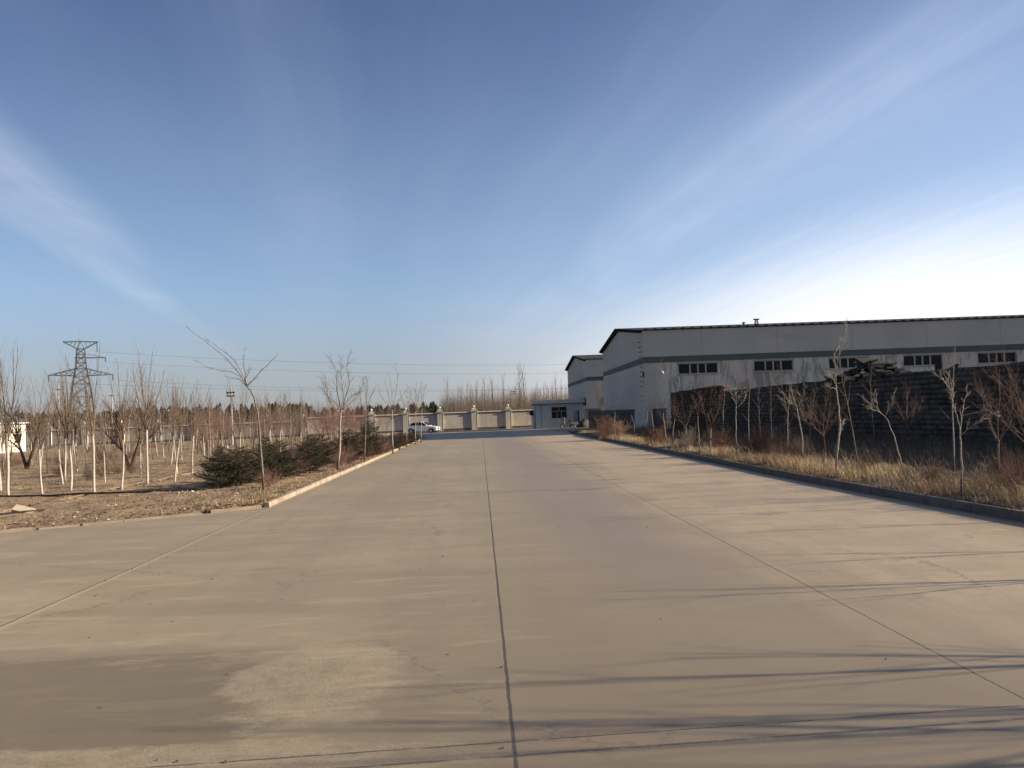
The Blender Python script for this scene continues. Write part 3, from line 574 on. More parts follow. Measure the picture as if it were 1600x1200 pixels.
# right verge
RV = [
 ((1503, 780), [[(1503, 780), (1502, 730), (1501, 690), (1500, 668)], [(1500, 668), (1495, 640), (1497, 610), (1491, 577)], [(1496, 630), (1480, 605), (1457, 577)], [(1501, 672), (1514, 635), (1526, 604)], [(1497, 612), (1484, 595), (1468, 578)], [(1502, 680), (1512, 665), (1530, 655)], [(1512, 640), (1535, 640), (1555, 652)]], .032, 'pale bare tree with long forked limbs, farthest right of the verge trees'),
 ((1418, 756), [[(1418, 756), (1407, 715), (1396, 680), (1388, 660), (1382, 650)], [(1382, 650), (1368, 634), (1350, 617)], [(1383, 650), (1386, 635), (1385, 615)], [(1378, 645), (1362, 640), (1345, 634)], [(1375, 640), (1362, 625), (1360, 612)]], .024, 'small pale tree leaning strongly to the left on the right verge'),
 ((1306, 742), [[(1306, 742), (1309, 700), (1312, 660), (1309, 625), (1306, 600)], [(1306, 600), (1307, 575), (1309, 553), (1320, 528)], [(1306, 603), (1298, 590), (1290, 585)], [(1307, 600), (1325, 592), (1345, 580)], [(1308, 610), (1290, 604), (1284, 603)], [(1307, 580), (1316, 545), (1330, 505)], [(1309, 555), (1318, 535), (1315, 498)], [(1310, 690), (1318, 665), (1325, 655)]], .042, 'tallest bare tree of the right verge, its top reaching above the warehouse eave'),
 ((1257, 732), [[(1257, 732), (1254, 690), (1249, 655), (1246, 638)], [(1246, 638), (1236, 625), (1222, 610)], [(1246, 638), (1242, 620), (1238, 602)], [(1247, 638), (1251, 620), (1252, 602)], [(1244, 634), (1232, 628), (1216, 616)]], .032, 'young pale tree with a fan of upright twigs beside the tallest verge tree'),
 ((1152, 716), [[(1152, 716), (1150, 680), (1150, 650), (1150, 634)], [(1150, 634), (1143, 618), (1137, 610)], [(1150, 634), (1155, 618), (1165, 611)], [(1150, 634), (1152, 615), (1153, 605)], [(1150, 640), (1165, 625), (1170, 612)]], .03, 'straight thin tree with a small Y crown in front of the stack of blocks'),
 ((1110, 713), [[(1110, 713), (1110, 680), (1111, 668)], [(1110, 690), (1104, 650), (1094, 620), (1088, 607)], [(1110, 690), (1118, 645), (1126, 605)], [(1110, 680), (1108, 640), (1110, 603)], [(1110, 675), (1098, 640), (1100, 605)], [(1111, 670), (1124, 640), (1131, 612)], [(1111, 672), (1114, 630), (1116, 604)]], .045, 'bushy reddish multi stemmed tree at the left end of the stack of blocks'),
 ((1043, 700), [[(1043, 700), (1039, 670), (1036, 645)], [(1036, 645), (1034, 610), (1034, 580), (1036, 560)], [(1038, 660), (1030, 645), (1026, 636)], [(1036, 640), (1040, 620), (1044, 600)]], .035, 'leaning white stemmed tree in front of the warehouse corner'),
 ((1051, 696), [[(1051, 696), (1052, 670), (1054, 655)], [(1054, 655), (1050, 635), (1046, 622)], [(1054, 655), (1060, 635), (1066, 622)], [(1053, 650), (1055, 630), (1056, 615)]], .035, 'short tree with a dense reddish crown right of the white stemmed one'),
 ((1024, 686), [[(1024, 686), (1020, 660), (1017, 640)], [(1017, 640), (1014, 620), (1010, 612)], [(1018, 645), (1024, 620), (1026, 612)]], .035, 'small bare tree left of the white stemmed one before the warehouse'),
 ((1011, 682), [[(1011, 682), (1011, 660), (1012, 640)], [(1012, 640), (1006, 625), (1002, 615)], [(1012, 640), (1015, 625), (1016, 610)]], .035, 'thin bare tree directly below the warehouse corner ladder'),
 ((961, 689), [[(961, 689), (960, 665), (961, 645)], [(961, 645), (955, 635), (953, 628)], [(961, 645), (965, 632), (968, 625)]], .03, 'thin pale tree rising from dry grass where the verge narrows'),
 ((993, 684), [[(993, 684), (990, 660), (986, 648)], [(990, 660), (996, 645), (1000, 640)]], .028, 'small drooping bare tree between two dry bushes at the far verge'),
 ((1093, 712), [[(1093, 712), (1092, 680), (1091, 650)], [(1091, 650), (1088, 630), (1086, 618)], [(1091, 650), (1094, 630), (1097, 620)]], .026, 'slender tree close left of the bushy reddish tree'),
]
for i, (b, lm, r0, lb) in enumerate(RV):
    red = i in (5, 7); limb_tree('verge_tree', lb, b, lm, r0, 40 + i, verge_z, M_bark_pale, M_twig_red if red else M_bark_pale if i < 5 else M_twig, SP['scrub'] if i > 4 else sparse if i in (0, 1) else SP['scrub'], .45, 9 if i > 4 else 7, .30 if i < 5 else .36)
# smaller trees in the shade of the stack
shade = [(1268, 700), (1170, 700), (1236, 695), (1290, 720), (1205, 705), (1367, 705), (1412, 710), (1340, 735), (1130, 690), (1073, 690), (1190, 712), (1490, 740), (1560, 742), (1230, 712)]
SL = ['with a straight pale stem behind the fan crowned tree', 'close behind the tree with the Y crown', 'in deep shade midway along the stack of blocks', 'left of the tallest verge tree', 'between the Y crowned tree and the fan crowned tree', 'with a small round crown behind the left leaning tree', 'with a V shaped stem behind the left leaning tree', 'with a needle thin stem between the tallest and the left leaning tree', 'just right of the bushy reddish tree', 'behind the short red crowned tree', 'low and many stemmed beside the Y crowned tree', 'just left of the farthest right verge tree', 'by the right edge of the photo', 'low down before the middle of the stack']
for i, ((a, b), l) in enumerate(zip(shade, SL)):
    x, y = G(a, b, .2); ms = (whip_protos if i % 3 else spread_protos)[i % 5]
    place('shaded_sapling', ms, 'small bare sapling ' + l, 'sapling', x, y, verge_z(x, y), i * 1.3, .78 + .1 * (i % 3), 'small saplings in the shade of the stack')
# trees of the same verge standing beside and behind the viewer: their shadows cross the road
off = [(10.6, 10.0, .85), (10.8, 11.7, .75), (10.9, 6.75, 1.2), (11.9, 5.75, 1.4), (11.2, 4.9, 1.35), (10.9, 14.6, .6), (13.0, .6, 1.7)]
SP['open'] = dict(SP['spread'], n=[(4, 6), (4, 6), (2, 4)])
off_protos = [tree_meshes('open', 700 + i, 3.9, 1.3, M_bark_pale, M_bark_pale, .055, 4, (8, 30)) for i in range(3)]
for i, (x, y, s_) in enumerate(off):
    place('verge_tree', off_protos[i % 3], 'bare verge tree right of the viewer whose shadow crosses the near road', 'tree', x, y, verge_z(x, y), i * 2.1, s_, 'bare verge trees beside the viewer')
x, y = 12.9, 19.0
place('red_verge_tree', tree_meshes('spread', 820, 3.6, .9, M_bark_pale, M_twig_red, .05, 6, (25, 60)), 'reddish branched tree entering from the right edge of the photo', 'tree', x, y, verge_z(x, y), .6, .9)

# spruces along the left kerb
def spruce_mesh(seed, H, Rr):
    r = np.random.default_rng(seed); tm = MB(); tm.tube([(0, 0, -.1), (0, 0, H * .5), (0, 0, H * .97)], [.035, .022, .006], 6)
    C = []; D = []
    nw = int(H / .11)
    for w in range(nw):
        z = .10 + (H - .12) * w / nw; fr_ = 1 - w / nw; Rw = Rr * (fr_ ** .75) * r.uniform(.6, 1.2) + .05
        if z < .3: Rw *= .7 + z
        nb = 6 + int(4 * fr_)
        for k in range(nb):
            a = 2 * pi * (k + r.random()) / nb; L = Rw * r.uniform(.4, 1.3); up = r.uniform(-.12, .22) + .5 * (1 - fr_); ns = max(3, int(L / .045))
            p = np.array((0, 0, z)); d = nrm(np.array((cos(a), sin(a), up))); pts = [p]
            for i in range(ns):
                d = nrm(d + np.array((0, 0, .025)) + r.normal(0, .05, 3)); p = p + d * L / ns; pts.append(p)
                if i > ns * .18:
                    for sgn in (-1, 1):
                        s_ = tilt(d, R_(r.uniform(40, 65)), 0 if sgn > 0 else pi); s_[2] *= .3; l2 = L * .32 * (1.1 - i / ns) + .04
                        m2 = max(1, int(l2 / .05))
                        for q in range(m2): C.append(p + s_ * l2 * (q + .5) / m2 + r.normal(0, .008, 3)); D.append(s_)
                    C.append(p); D.append(d)
            tm.tube([pts[0], pts[len(pts) // 2], pts[-1]], [.009, .006, .003], 3, cap=False)
    C = np.array(C); D = np.array(D); n = len(C); k = 5                   # each tuft: k thin needle blades
    C = np.repeat(C, k, 0); D = np.repeat(D, k, 0); N = len(C)
    Rn = r.normal(0, 1, (N, 3)); Dn = D + Rn * .55; Dn /= np.linalg.norm(Dn, axis=1)[:, None]
    Wd = np.cross(Dn, r.normal(0, 1, (N, 3))); Wd /= np.linalg.norm(Wd, axis=1)[:, None]
    L = r.uniform(.035, .075, N)[:, None]; w = r.uniform(.004, .008, N)[:, None]
    C = C + Rn * .008
    V = np.stack([C - Wd * w, C + Wd * w, C + Dn * L], 1).reshape(-1, 3); T = np.arange(N * 3).reshape(-1, 3)
    base = np.array((.045, .043, .027)); c = base[None] * r.uniform(.6, 1.7, (N, 1)) + r.uniform(0, .012, (N, 1)) * np.array((1.4, 1, .2)); cols = np.repeat(c, 3, 0)
    return tm.mesh('trunk', M_bark_dark, True), fastmesh('crown', V, T, M_needle, cols)
sprp = [spruce_mesh(1, 1.55, .95), spruce_mesh(2, 1.75, .85), spruce_mesh(3, 1.35, .9)]
spr = [(362, 762, 0, 1.0, 'low wide spruce at the near end of the hedge row, its dark shadow beside it'), (392, 758, 2, 1.2, 'spreading spruce just left of the leaning bare tree'),
       (432, 752, 1, 1.12, 'pointed spruce just right of the leaning bare tree'), (452, 748, 0, 1.2, 'broad dark spruce third from the near end of the hedge'), (497, 738, 1, 1.1, 'pointed spruce left of the double trunked tree'),
       (512, 730, 2, 1.3, 'low spruce directly before the double trunked tree'), (556, 720, 0, 1.25, 'dark spruce between the double trunked and the slim tree'), (588, 713, 1, 1.3, 'large dark spruce between the slim tree and the stiff dark limbed tree'),
       (604, 707, 0, .95, 'spruce beside the foot of the stiff limbed dark tree'), (622, 702, 1, .85, 'spruce just beyond the stiff limbed dark tree'), (634, 698, 0, .8, 'spruce left of the thin trees before the white car'),
       (645, 694, 2, .8, 'low spruce below the white car'), (655, 691, 0, .7, 'farthest spruce of the hedge, under the nose of the white car')]
for px_, py_, k, s_, lb in spr:
    x, y = G(px_, py_, .08); x -= .35
    o = place('spruce', sprp[k], lb, 'conifer', x, y, field_z(x, y), PR.uniform(0, 6), s_, 'young spruces along the left kerb'); o.scale = (s_ * PR.uniform(.95, 1.1), s_, s_ * PR.uniform(.78, .95))
# reddish and tawny shrubs of fine twigs
def shrub_mesh(seed, H, m, n=70):
    r = np.random.default_rng(seed); mb = MB(); S = dict(SP['scrub'], lv=2, n=[(4, 7), (4, 6)], rmin=.0028)
    for i in range(n):
        d = tilt(np.array((0, 0, 1.)), R_(r.uniform(3, 62)), r.uniform(0, 6.28)); grow(r, mb, (r.normal(0, .12), r.normal(0, .12), -.03), d, H * r.uniform(.55, 1.05), .006, 0, dict(S, seg=[.25, .2, .2, .2]))
    return mb.mesh('shrub', m)
shr_red = [shrub_mesh(10 + i, .95, M_twig_red, 46) for i in range(3)]; shr_mauve = [shrub_mesh(15 + i, .95, M_twig_mauve, 46) for i in range(3)]
M_tawny = rough_mat('twig_tawny', (.34, .21, .12), (.22, .13, .08), 3, .85, 0)
shr_taw = [shrub_mesh(20 + i, .95, M_tawny, 50) for i in range(2)]; shr_grey = [shrub_mesh(30 + i, 1.1, M_twig, 30) for i in range(2)]
def shrub(me, lb, x, y, z, s, group=None, rz=0):
    o = link('shrub', me); o.location = (x, y, z); o.scale = (s, s, s * .95); o.rotation_euler = (0, 0, rz); tag(o, lb, 'shrub', group)
for i, (a, b, s_, lb) in enumerate([(470, 742, 1.0, 'reddish brown shrub between the third spruce and the double trunked tree'), (540, 728, 1.2, 'reddish shrub just right of the double trunked tree'), (556, 724, 1.1, 'reddish shrub left of the slim kerb tree'),
      (432, 762, .7, 'low reddish shrub right of the foot of the leaning tree'), (578, 716, 1., 'reddish shrub right of the slim kerb tree'), (600, 711, 1.1, 'reddish shrub before the stiff limbed dark tree'), (628, 701, 1.3, 'reddish shrub among the far spruces')]):
    x, y = G(a, b, .08); shrub(shr_mauve[i % 3], lb, x - .25, y, field_z(x, y), s_, 'reddish shrubs in the kerb hedge', i)
for i in range(30):
    y = fr.uniform(36, 66); x = -fr.uniform(8.2, 11.5) ; shrub(shr_mauve[i % 3], 'reddish leafless shrub behind the spruce hedge', x, y, field_z(x, y), fr.uniform(.8, 1.35), 'reddish shrubs behind the spruce hedge', fr.uniform(0, 6))
for i in range(46):
    y = fr.uniform(34, 105); x = -y * fr.uniform(.22, .58); shrub((shr_grey + shr_mauve[:1])[i % 3], 'low leafless brush between the nursery rows', x, y, field_z(x, y), fr.uniform(.45, 1.), 'low brush between the nursery rows', fr.uniform(0, 6))
for i, (a, b, s_, k, lb) in enumerate([(945, 684, 1.9, 1, 'pale tawny bush, largest and farthest on the right verge'), (966, 682, 1.7, 1, 'tawny bush behind the thin pale tree on the right verge'), (1020, 694, 1.3, 0, 'rusty bush below the small tree by the warehouse corner'), (1032, 696, 1.2, 0, 'rusty bush at the foot of the white stemmed tree'),
      (1122, 706, 1.25, 1, 'rounded brown bush right of the bushy reddish tree'), (1075, 702, 1.2, 2, 'grey brown bush left of the slender tree'), (1185, 714, 1.35, 0, 'dark rusty bush in front of the middle of the stack'), (1245, 722, 1.1, 0, 'rusty bush behind the fan crowned tree'),
      (1210, 712, 1.3, 2, 'grey bush in the shade of the stack'), (1575, 775, .85, 0, 'low rusty bush near the right edge of the photo'), (1600, 768, 1.1, 1, 'tawny bush cut by the right edge of the photo'), (1530, 765, .7, 2, 'thin dry weed clump right of the farthest right tree'), (1350, 742, .8, 2, 'dry weed clump right of the tallest verge tree'), (1455, 758, .8, 0, 'low rusty bush between the left leaning tree and the farthest right one')]):
    x, y = G(a, b, .2); ms = (shr_red, shr_taw, shr_grey)[k]; shrub(ms[i % len(ms)], lb, x, y, verge_z(x, y), s_, None, i)

# ------------------------------------------------------------------ grass, litter
def blades(name, P, H, Wd, lean, cols, m, seed):
    r = np.random.default_rng(seed); n = len(P); a = r.uniform(0, 2 * pi, n); ld = np.stack([np.cos(a), np.sin(a), np.zeros(n)], 1); pd = np.stack([-np.sin(a + r.uniform(-.8, .8, n)), np.cos(a), np.zeros(n)], 1)
    le = (lean * r.uniform(.2, 1.6, n))[:, None]; H = H[:, None]; up = np.array((0, 0, 1.))
    mid = P + ld * le * H * .35 + up * H * .6; tip = P + ld * le * H * 1.0 + up * H * (1 - .25 * le); w = Wd[:, None]
    V = np.stack([P - pd * w, P + pd * w, mid - pd * w * .8, mid + pd * w * .8, tip], 1).reshape(-1, 3)
    b = np.arange(n)[:, None] * 5; T = np.concatenate([b + (0, 1, 3), b + (0, 3, 2), b + (2, 3, 4)])
    o = link(name, fastmesh(name, V, T, m, np.repeat(cols, 5, 0))); tag(o, kind='stuff'); return o
r = np.random.default_rng(3)
def tufts(n, per, fx, hr, spread_):
    P = []; Hh = []; Cc = []
    for _ in range(n):
        q = fx()
        if q is None: continue
        x, y, z, hm, c = q; k = r.integers(per // 2, per); P.append(np.stack([x + r.normal(0, spread_, k), y + r.normal(0, spread_, k), np.full(k, z - .02)], 1)); Hh.append(r.uniform(hr[0], hr[1], k) * hm); Cc.append(np.array(c)[None] * r.uniform(.55, 1.5, (k, 1)))
    return np.concatenate(P), np.concatenate(Hh), np.concatenate(Cc)
def fx():
    y = 3 + 82 * r.random() ** 1.7; kx = kerb_x(y); s = r.gamma(1.5, .75) + .13
    if s > 6: return None
    x = kx + s; dens = vnoise(x, y, 1.3, 8)
    if r.random() > -.35 + 1.8 * dens: return None
    hm = .75 + .55 * vnoise(x, y, 2.2, 9) if s > .35 else .45
    c = (.58, .45, .26) if r.random() < .75 else (.36, .24, .13)
    if vnoise(x, y, 2.2, 12) > .56: c = (.37, .265, .155)
    return x, y, verge_z(x, y), hm, c
P, H, C_ = tufts(8300, 15, fx, (.10, .44), .07)
o = blades('dry_grass', P, H, r.uniform(.0018, .0045, len(P)), .55, C_, M_grass, 1); tag(o, 'dry golden grass growing thickly along the right kerb', 'grass')
def fx2():
    y = 8 + 75 * r.random() ** 1.5; x = kerb_x(y) + r.uniform(3, 18)
    return x, y, verge_z(x, y), 1, (.13, .10, .07)
P, H, C_ = tufts(5200, 10, fx2, (.15, .75), .12)
o = blades('withered_weeds', P, H, r.uniform(.003, .007, len(P)), .6, C_, M_grass, 2); tag(o, 'sparse withered weeds on the shaded ground before the stack', 'weeds')
def fx3():
    if r.random() < .45: y = 22.6 + 62 * r.random() ** 1.3; x = -6.0 - r.exponential(.5)
    else:
        x = -6 - 50 * r.random() ** 1.5; e = edge_y(x); y = e + 55 * r.random() ** 1.6 + .1
    if y < edge_y(x) + .1: return None
    if vnoise(x, y, 1.8, 21) < .35: return None
    return x, y, field_z(x, y), .6 + .6 * vnoise(x, y, 3, 22), (.40, .30, .17) if r.random() < .7 else (.24, .17, .10)
P, H, C_ = tufts(5200, 9, fx3, (.05, .20), .08)
o = blades('short_dry_grass', P, H, r.uniform(.0025, .006, len(P)), .9, C_, M_grass, 3); tag(o, 'short dry grass scattered over the nursery soil', 'grass')
# leaf litter flakes
n = 30000; x = -6 - 42 * r.random(n) ** 1.6; e = np.vectorize(edge_y)(x); y = e + .05 + 50 * r.random(n) ** 1.8
z = .07 + .10 * (vnoise(x, y, 1.6, 1) - .4) + .06 * (vnoise(x, y, .5, 2) - .5) + .05 * (vnoise(x, y, .22, 5) - .5) + .012
P = np.stack([x, y, z], 1); sz = r.uniform(.012, .05, n)[:, None]; A = r.normal(0, 1, (n, 3)); A[:, 2] *= .35; A /= np.linalg.norm(A, axis=1)[:, None]; B = np.cross(A, r.normal(0, .3, (n, 3)) + (0, 0, 1)); B /= np.linalg.norm(B, axis=1)[:, None]
V = np.stack([P - A * sz, P + B * sz * .6, P + A * sz, P - B * sz * .6], 1).reshape(-1, 3); V[:, 2] += np.tile([0, .006, 0, .01], n); b = np.arange(n)[:, None] * 4; T = np.concatenate([b + (0, 1, 2), b + (0, 2, 3)])
k = r.random((n, 1)); cc_ = np.where(k < .42, np.array((.28, .19, .10)), np.where(k < .85, np.array((.13, .09, .06)), np.where(k < .975, np.array((.44, .35, .22)), np.array((.62, .57, .50))))) * r.uniform(.7, 1.2, (n, 1))
o = link('leaf_litter', fastmesh('leaf_litter', V, T, M_litter, np.repeat(cc_, 4, 0))); tag(o, 'dead leaves and crumbs strewn over the nursery soil', 'leaf litter', kind='stuff')
# crumbs of stone on the concrete
mb = MB(); rr_ = random.Random(9)
for i in range(170):
    y = 4.5 + 40 * rr_.random() ** 2; x = rr_.uniform(-6 - y * .1, 9) if rr_.random() < .6 else (rr_.choice([-5.6, 8.9]) + rr_.uniform(-.3, .3))
    s_ = rr_.uniform(.003, .010); mb.obox((x, y, s_ * .6), (s_, s_ * .3, 0), (-s_ * .2, s_ * .8, 0), (0, s_ * .15, s_ * .7))
o = mb.build('gravel_crumbs', M_kerb_dark); tag(o, 'tiny stones and crumbs scattered on the concrete road', 'gravel', kind='stuff')

# ------------------------------------------------------------------ warehouses
def warehouse(name, label, y0, y1, x1=118., first=True):
    o = thing(name, label, 'warehouse', (16, y0, 0), R_(-.8)); zb = -1.; ze = 9.75; zr = 11.35; D = y1 - y0; L = x1 - 16; ym = D / 2
    wins = [(3.3 + 7.35 * k, 3.3 + 7.35 * k + 3.85) for k in range(12)]; w0, w1 = 5.42, 6.46
    mb = MB()                                                                  # front wall with openings, .3 thick
    cuts = [0] + [v for w in wins for v in w] + [L]
    for i in range(len(cuts) - 1):
        a, b = cuts[i], cuts[i + 1]
        if i % 2 == 0: mb.box(a, 0, zb, b, .3, ze)
        else: mb.box(a, 0, zb, b, .3, w0); mb.box(a, 0, w1, b, .3, ze)
    mb.prism([(.302, zb), (D, zb), (D, ze), (ym, zr), (.302, ze + .02)], 'x', .002, .3)
    mb.box(.3, D - .3, zb, L, D, ze); mb.prism([(0, zb), (D, zb), (D, ze), (ym, zr), (0, ze)], 'x', L, L + .3)
    mb.build('wall', M_ware, o)
    mb = MB(); mb.box(-.045, -.045, 6.62, L, -.003, 7.2); mb.build('painted_band', M_band, o)
    mb = MB(); mb.box(-.045, -.002, 6.62, -.002, D, 7.2); mb.build('painted_band', M_band, o)
    mb = MB(); s = (zr - ze) / ym                                              # corrugated roof
    n = int(L / .9); ov = .18
    for (ya, za, yb, zb_) in ((-ov, ze - ov * s, ym, zr), (D + ov, ze - ov * s, ym, zr)):
        for th in (0, ):
            mb.add([(-.5, ya, za + .06), (L + .4, ya, za + .06), (L + .4, yb, zb_ + .06), (-.5, yb, zb_ + .06), (-.5, ya, za + .13), (L + .4, ya, za + .13), (L + .4, yb, zb_ + .13), (-.5, yb, zb_ + .13)],
                   [(0, 3, 2, 1), (4, 5, 6, 7), (0, 1, 5, 4), (1, 2, 6, 5), (2, 3, 7, 6), (3, 0, 4, 7)])
    for i in range(n): mb.box(.2 + i * .9, -ov - .05, ze - ov * s + .135, .4 + i * .9, -ov + .5, ze - ov * s + .135 + .02 + .5 * s)
    mb.build('roof', M_roof, o)
    for i in range(9):
        for side in (0, 1):
            yy_ = (i + .5) * ym / 9; zz_ = ze + yy_ * s; yy_ = yy_ if side == 0 else D - yy_
            mb = MB(); mb.box(-.42, yy_ - .06, zz_ - .22, -.003, yy_ + .06, zz_ + .03); mb.build('purlin_end', M_black, o)
    if first:
        for a, b in wins:
            mb = MB(); fz = .14; z0, z1 = w0, w1; w = .075
            mb.box(a, fz, z0, b, fz + .06, z0 + w); mb.box(a, fz, z1 - w, b, fz + .06, z1); mb.box(a, fz, z0 + w, a + w, fz + .06, z1 - w); mb.box(b - w, fz, z0 + w, b, fz + .06, z1 - w)
            W_ = b - a
            for f_ in (.30, .50, .70): mb.box(a + W_ * f_ - .07, fz - .01, z0 + w, a + W_ * f_ + .07, fz + .05, z1 - w)
            f = mb.build('window', M_winframe, o); g = MB(); g.box(a + .02, fz + .062, z0, b - .02, fz + .08, z1); g.build('pane', M_glass, f)
            sl_ = MB(); sl_.box(a - .12, -.10, z0 - .09, b + .12, -.002, z0 - .003); sl_.box(a - .1, -.035, z1 + .003, b + .1, -.002, z1 + .1); sl_.build('sill', M_winframe, f)
        mb = MB()                                                              # rungs let into the gable wall
        for k in range(13):
            z = 3.0 + k * .48
            if k in (2,): continue
            for yy_ in (1.2, 1.85): mb.bar((-.20, yy_, z), (-.002, yy_, z), .035)
            mb.bar((-.20, 1.18, z), (-.20, 1.87, z), .04)
        mb.build('ladder_rungs', M_black, o)
        mb = MB(); mb.box(-.12, .25, 5.3, -.003, .55, 5.75); mb.build('junction_box', M_black, o)
        mb = MB(); mb.bar((4.9 - 3.3, 0, 5.75), (4.9 - 3.3, -.5, 5.72), .04); mb.lathe([(.02, .0), (.16, .05), (.17, .16), (.10, .26), (.03, .28)], (1.6, -.5, 5.5), 10); mb.build('wall_lamp', M_cream, o)
        mb = MB(); mb.box(5.2, .3, zb, 5.8, 1.0, zb + .1)
    return o
warehouse('warehouse', 'long grey warehouse with a green band and a row of high windows, on the right', 79, 108)
warehouse('warehouse', 'farther grey gabled warehouse, its end wall showing left of the long one', 121.5, 152, 60., False)
def roof_mast(label, px_, h, kind):
    p = at(px_, 507, 84.); o_ = thing('roof_vent' if kind else 'roof_mast', label, 'vent' if kind else 'mast', (p[0], 84., 10.42)); mb = MB()
    if kind: mb.lathe([(.10, 0), (.10, h * .7), (.2, h * .7), (.2, h * .85), (.02, h)], (0, 0, 0), 10); mb.build('vent_pipe', M_black, o_)
    else:
        for a, b in ((-.2, -.2), (.2, -.2), (.2, .2), (-.2, .2)): mb.bar((a, b, -.1), (a * .4, b * .4, h), .05)
        for k in range(4): z = h * k / 4; q = .2 - .12 * k / 4; mb.bar((-q, -q, z), (q, -q, z + h / 4), .03); mb.bar((q, q, z), (-q, q, z + h / 4), .03); mb.bar((-q, -q, z), (-q, q, z), .03); mb.bar((q, -q, z), (q, q, z), .03)
        mb.build('lattice', M_black, o_); mb = MB(); mb.box(-.3, -.1, h, .3, .1, h + .12); mb.build('head', M_black, o_)
roof_mast('small lattice mast standing on the long warehouse roof', 1182, .55, 0)
roof_mast('short vent pipe on the long warehouse roof, left of the lattice mast', 1162, .38, 1)

# ------------------------------------------------------------------ block stack + low wall
def stack():
    r = np.random.default_rng(77); A = np.array((17.4, 75.)); B = np.array((22.3, 14.5)); d = B - A; L = np.linalg.norm(d); d /= L; nr = np.array((-d[1], d[0])); nr = nr if nr[0] > 0 else -nr
    V = []; T = []; Cc = []; ch = .235
    def hgt(s):
        if s < 11.2: return 3.62 + .19 * s / 11.2
        return 3.38 + .17 * min(1, (s - 11.2) / 34)
    for row in range(17):
        s = -r.uniform(0, .4) if row % 2 else 0.; z = .1 + row * ch; back = .010 * row; s = 0.
        first = True
        while s < L:
            w = r.uniform(.45, .75); 
            if first and row % 2: w *= .5
            first = False
            sc_ = s + w / 2
            H = hgt(sc_)
            if z + ch * .12 < H:
                hh = ch - .018; dz = .010 * sin(s * .5 + row * .6) + r.normal(0, .004); j = r.uniform(-.04, .04)
                top = min(z + hh, H + r.uniform(-.02, .04))
                a = A + d * (s + .012) + nr * (back + j); b = A + d * (s + w - .012) + nr * (back + j + r.uniform(-.02, .02)); c = b + nr * 1.0; e = a + nr * 1.0
                o_ = len(V); z0 = z + dz; z1 = top + dz
                V += [(*a, z0), (*b, z0), (*c, z0), (*e, z0), (*a, z1), (*b, z1), (*c, z1), (*e, z1)]
                for f in ((0, 3, 2, 1), (4, 5, 6, 7), (0, 1, 5, 4), (1, 2, 6, 5), (2, 3, 7, 6), (3, 0, 4, 7)): T.append((o_ + f[0], o_ + f[1], o_ + f[2])); T.append((o_ + f[0], o_ + f[2], o_ + f[3]))
                col = np.array((.098, .086, .074)) * r.uniform(.7, 1.3)
                if sc_ < 11.2: col = np.array((.095, .062, .045)) * r.uniform(.7, 1.2)
                Cc += [col] * 8
            s += w
    V = np.array(V); T = np.array(T); Cc = np.array(Cc)
    o_ = thing('block_stack', 'long dark stack of rough blocks laid in courses before the warehouse', 'stack'); me = fastmesh('courses', V, T, M_stack, Cc); link('courses', me, o_)
    mb = MB()
    for s in np.arange(.3, L - .6, 6.): a = A + d * s + nr * .65; n_ = min(s + 6, L - .3); b = A + d * n_ + nr * .65; e = min(hgt(s + .1), hgt(n_ - .1)) - .16; c1 = a + nr * 2.2; c2 = b + nr * 2.2; mb.add([(*a, 0), (*b, 0), (*c2, 0), (*c1, 0), (*a, e), (*b, e), (*c2, e), (*c1, e)], [(0, 3, 2, 1), (4, 5, 6, 7), (0, 1, 5, 4), (1, 2, 6, 5), (2, 3, 7, 6), (3, 0, 4, 7)])
    mb.build('core', M_lowwall, o_)
    return A, d, nr, hgt
SA, SD, SN, SH = stack()
def on_stack(px_):
    k = (px_ - 750) / 1290.; # X = k'Y by the camera ray
    best = min(np.arange(0, 60, .1), key=lambda s: abs(_proj(SA + SD * s) - px_)); return best
def _proj(p):
    v = CR.T @ np.array([p[0], p[1], 3.8 - EYE]); return 800 + F * v[0] / -v[2]
s0, s1 = on_stack(1284), on_stack(1378)
o = thing('rubble_heap', 'heap of broken dark boards and tiles lying on top of the block stack', 'rubble'); rr_ = random.Random(4)
mb = MB(); mt = MB(); mw = MB()
def sp_(s, off, z): p = SA + SD * s + SN * off; return np.array((p[0], p[1], SH(s) + z))
for i in range(80):
    s = s0 + (s1 - s0) * rr_.random(); hump = .10 + .75 * math.exp(-((s - (s0 + (s1 - s0) * .70)) / ((s1 - s0) * .22)) ** 2) + .2 * math.exp(-((s - (s0 + (s1 - s0) * .1)) / ((s1 - s0) * .08)) ** 2); z = rr_.uniform(-.05, 1) * hump; off = rr_.uniform(.2, 1.1)
    c = sp_(s, off, max(.02, z)); l = rr_.uniform(.15, .5); a = rr_.uniform(-.6, .5); dd = np.array((SD[0] * cos(a), SD[1] * cos(a), sin(a))) * l; nn = np.array((SN[0], SN[1], rr_.uniform(-.3, .3))) * rr_.uniform(.1, .3); zz_ = np.cross(dd, nn); zz_ = zz_ / np.linalg.norm(zz_) * rr_.uniform(.015, .05)
    (mb if i % 3 else mt).obox(c, dd, nn, zz_)
for s, l, z, a in ((.80, 1.3, .48, -.38), (.70, .9, .66, -.1), (.62, .8, .45, .1), (.52, .7, .32, 0.)):
    c = sp_(s0 + (s1 - s0) * s, .5, z); dd = np.array((SD[0] * cos(a), SD[1] * cos(a), sin(a))) * l; mb.obox(c, dd, np.array((*SN, 0)) * .5, (0, 0, .09))
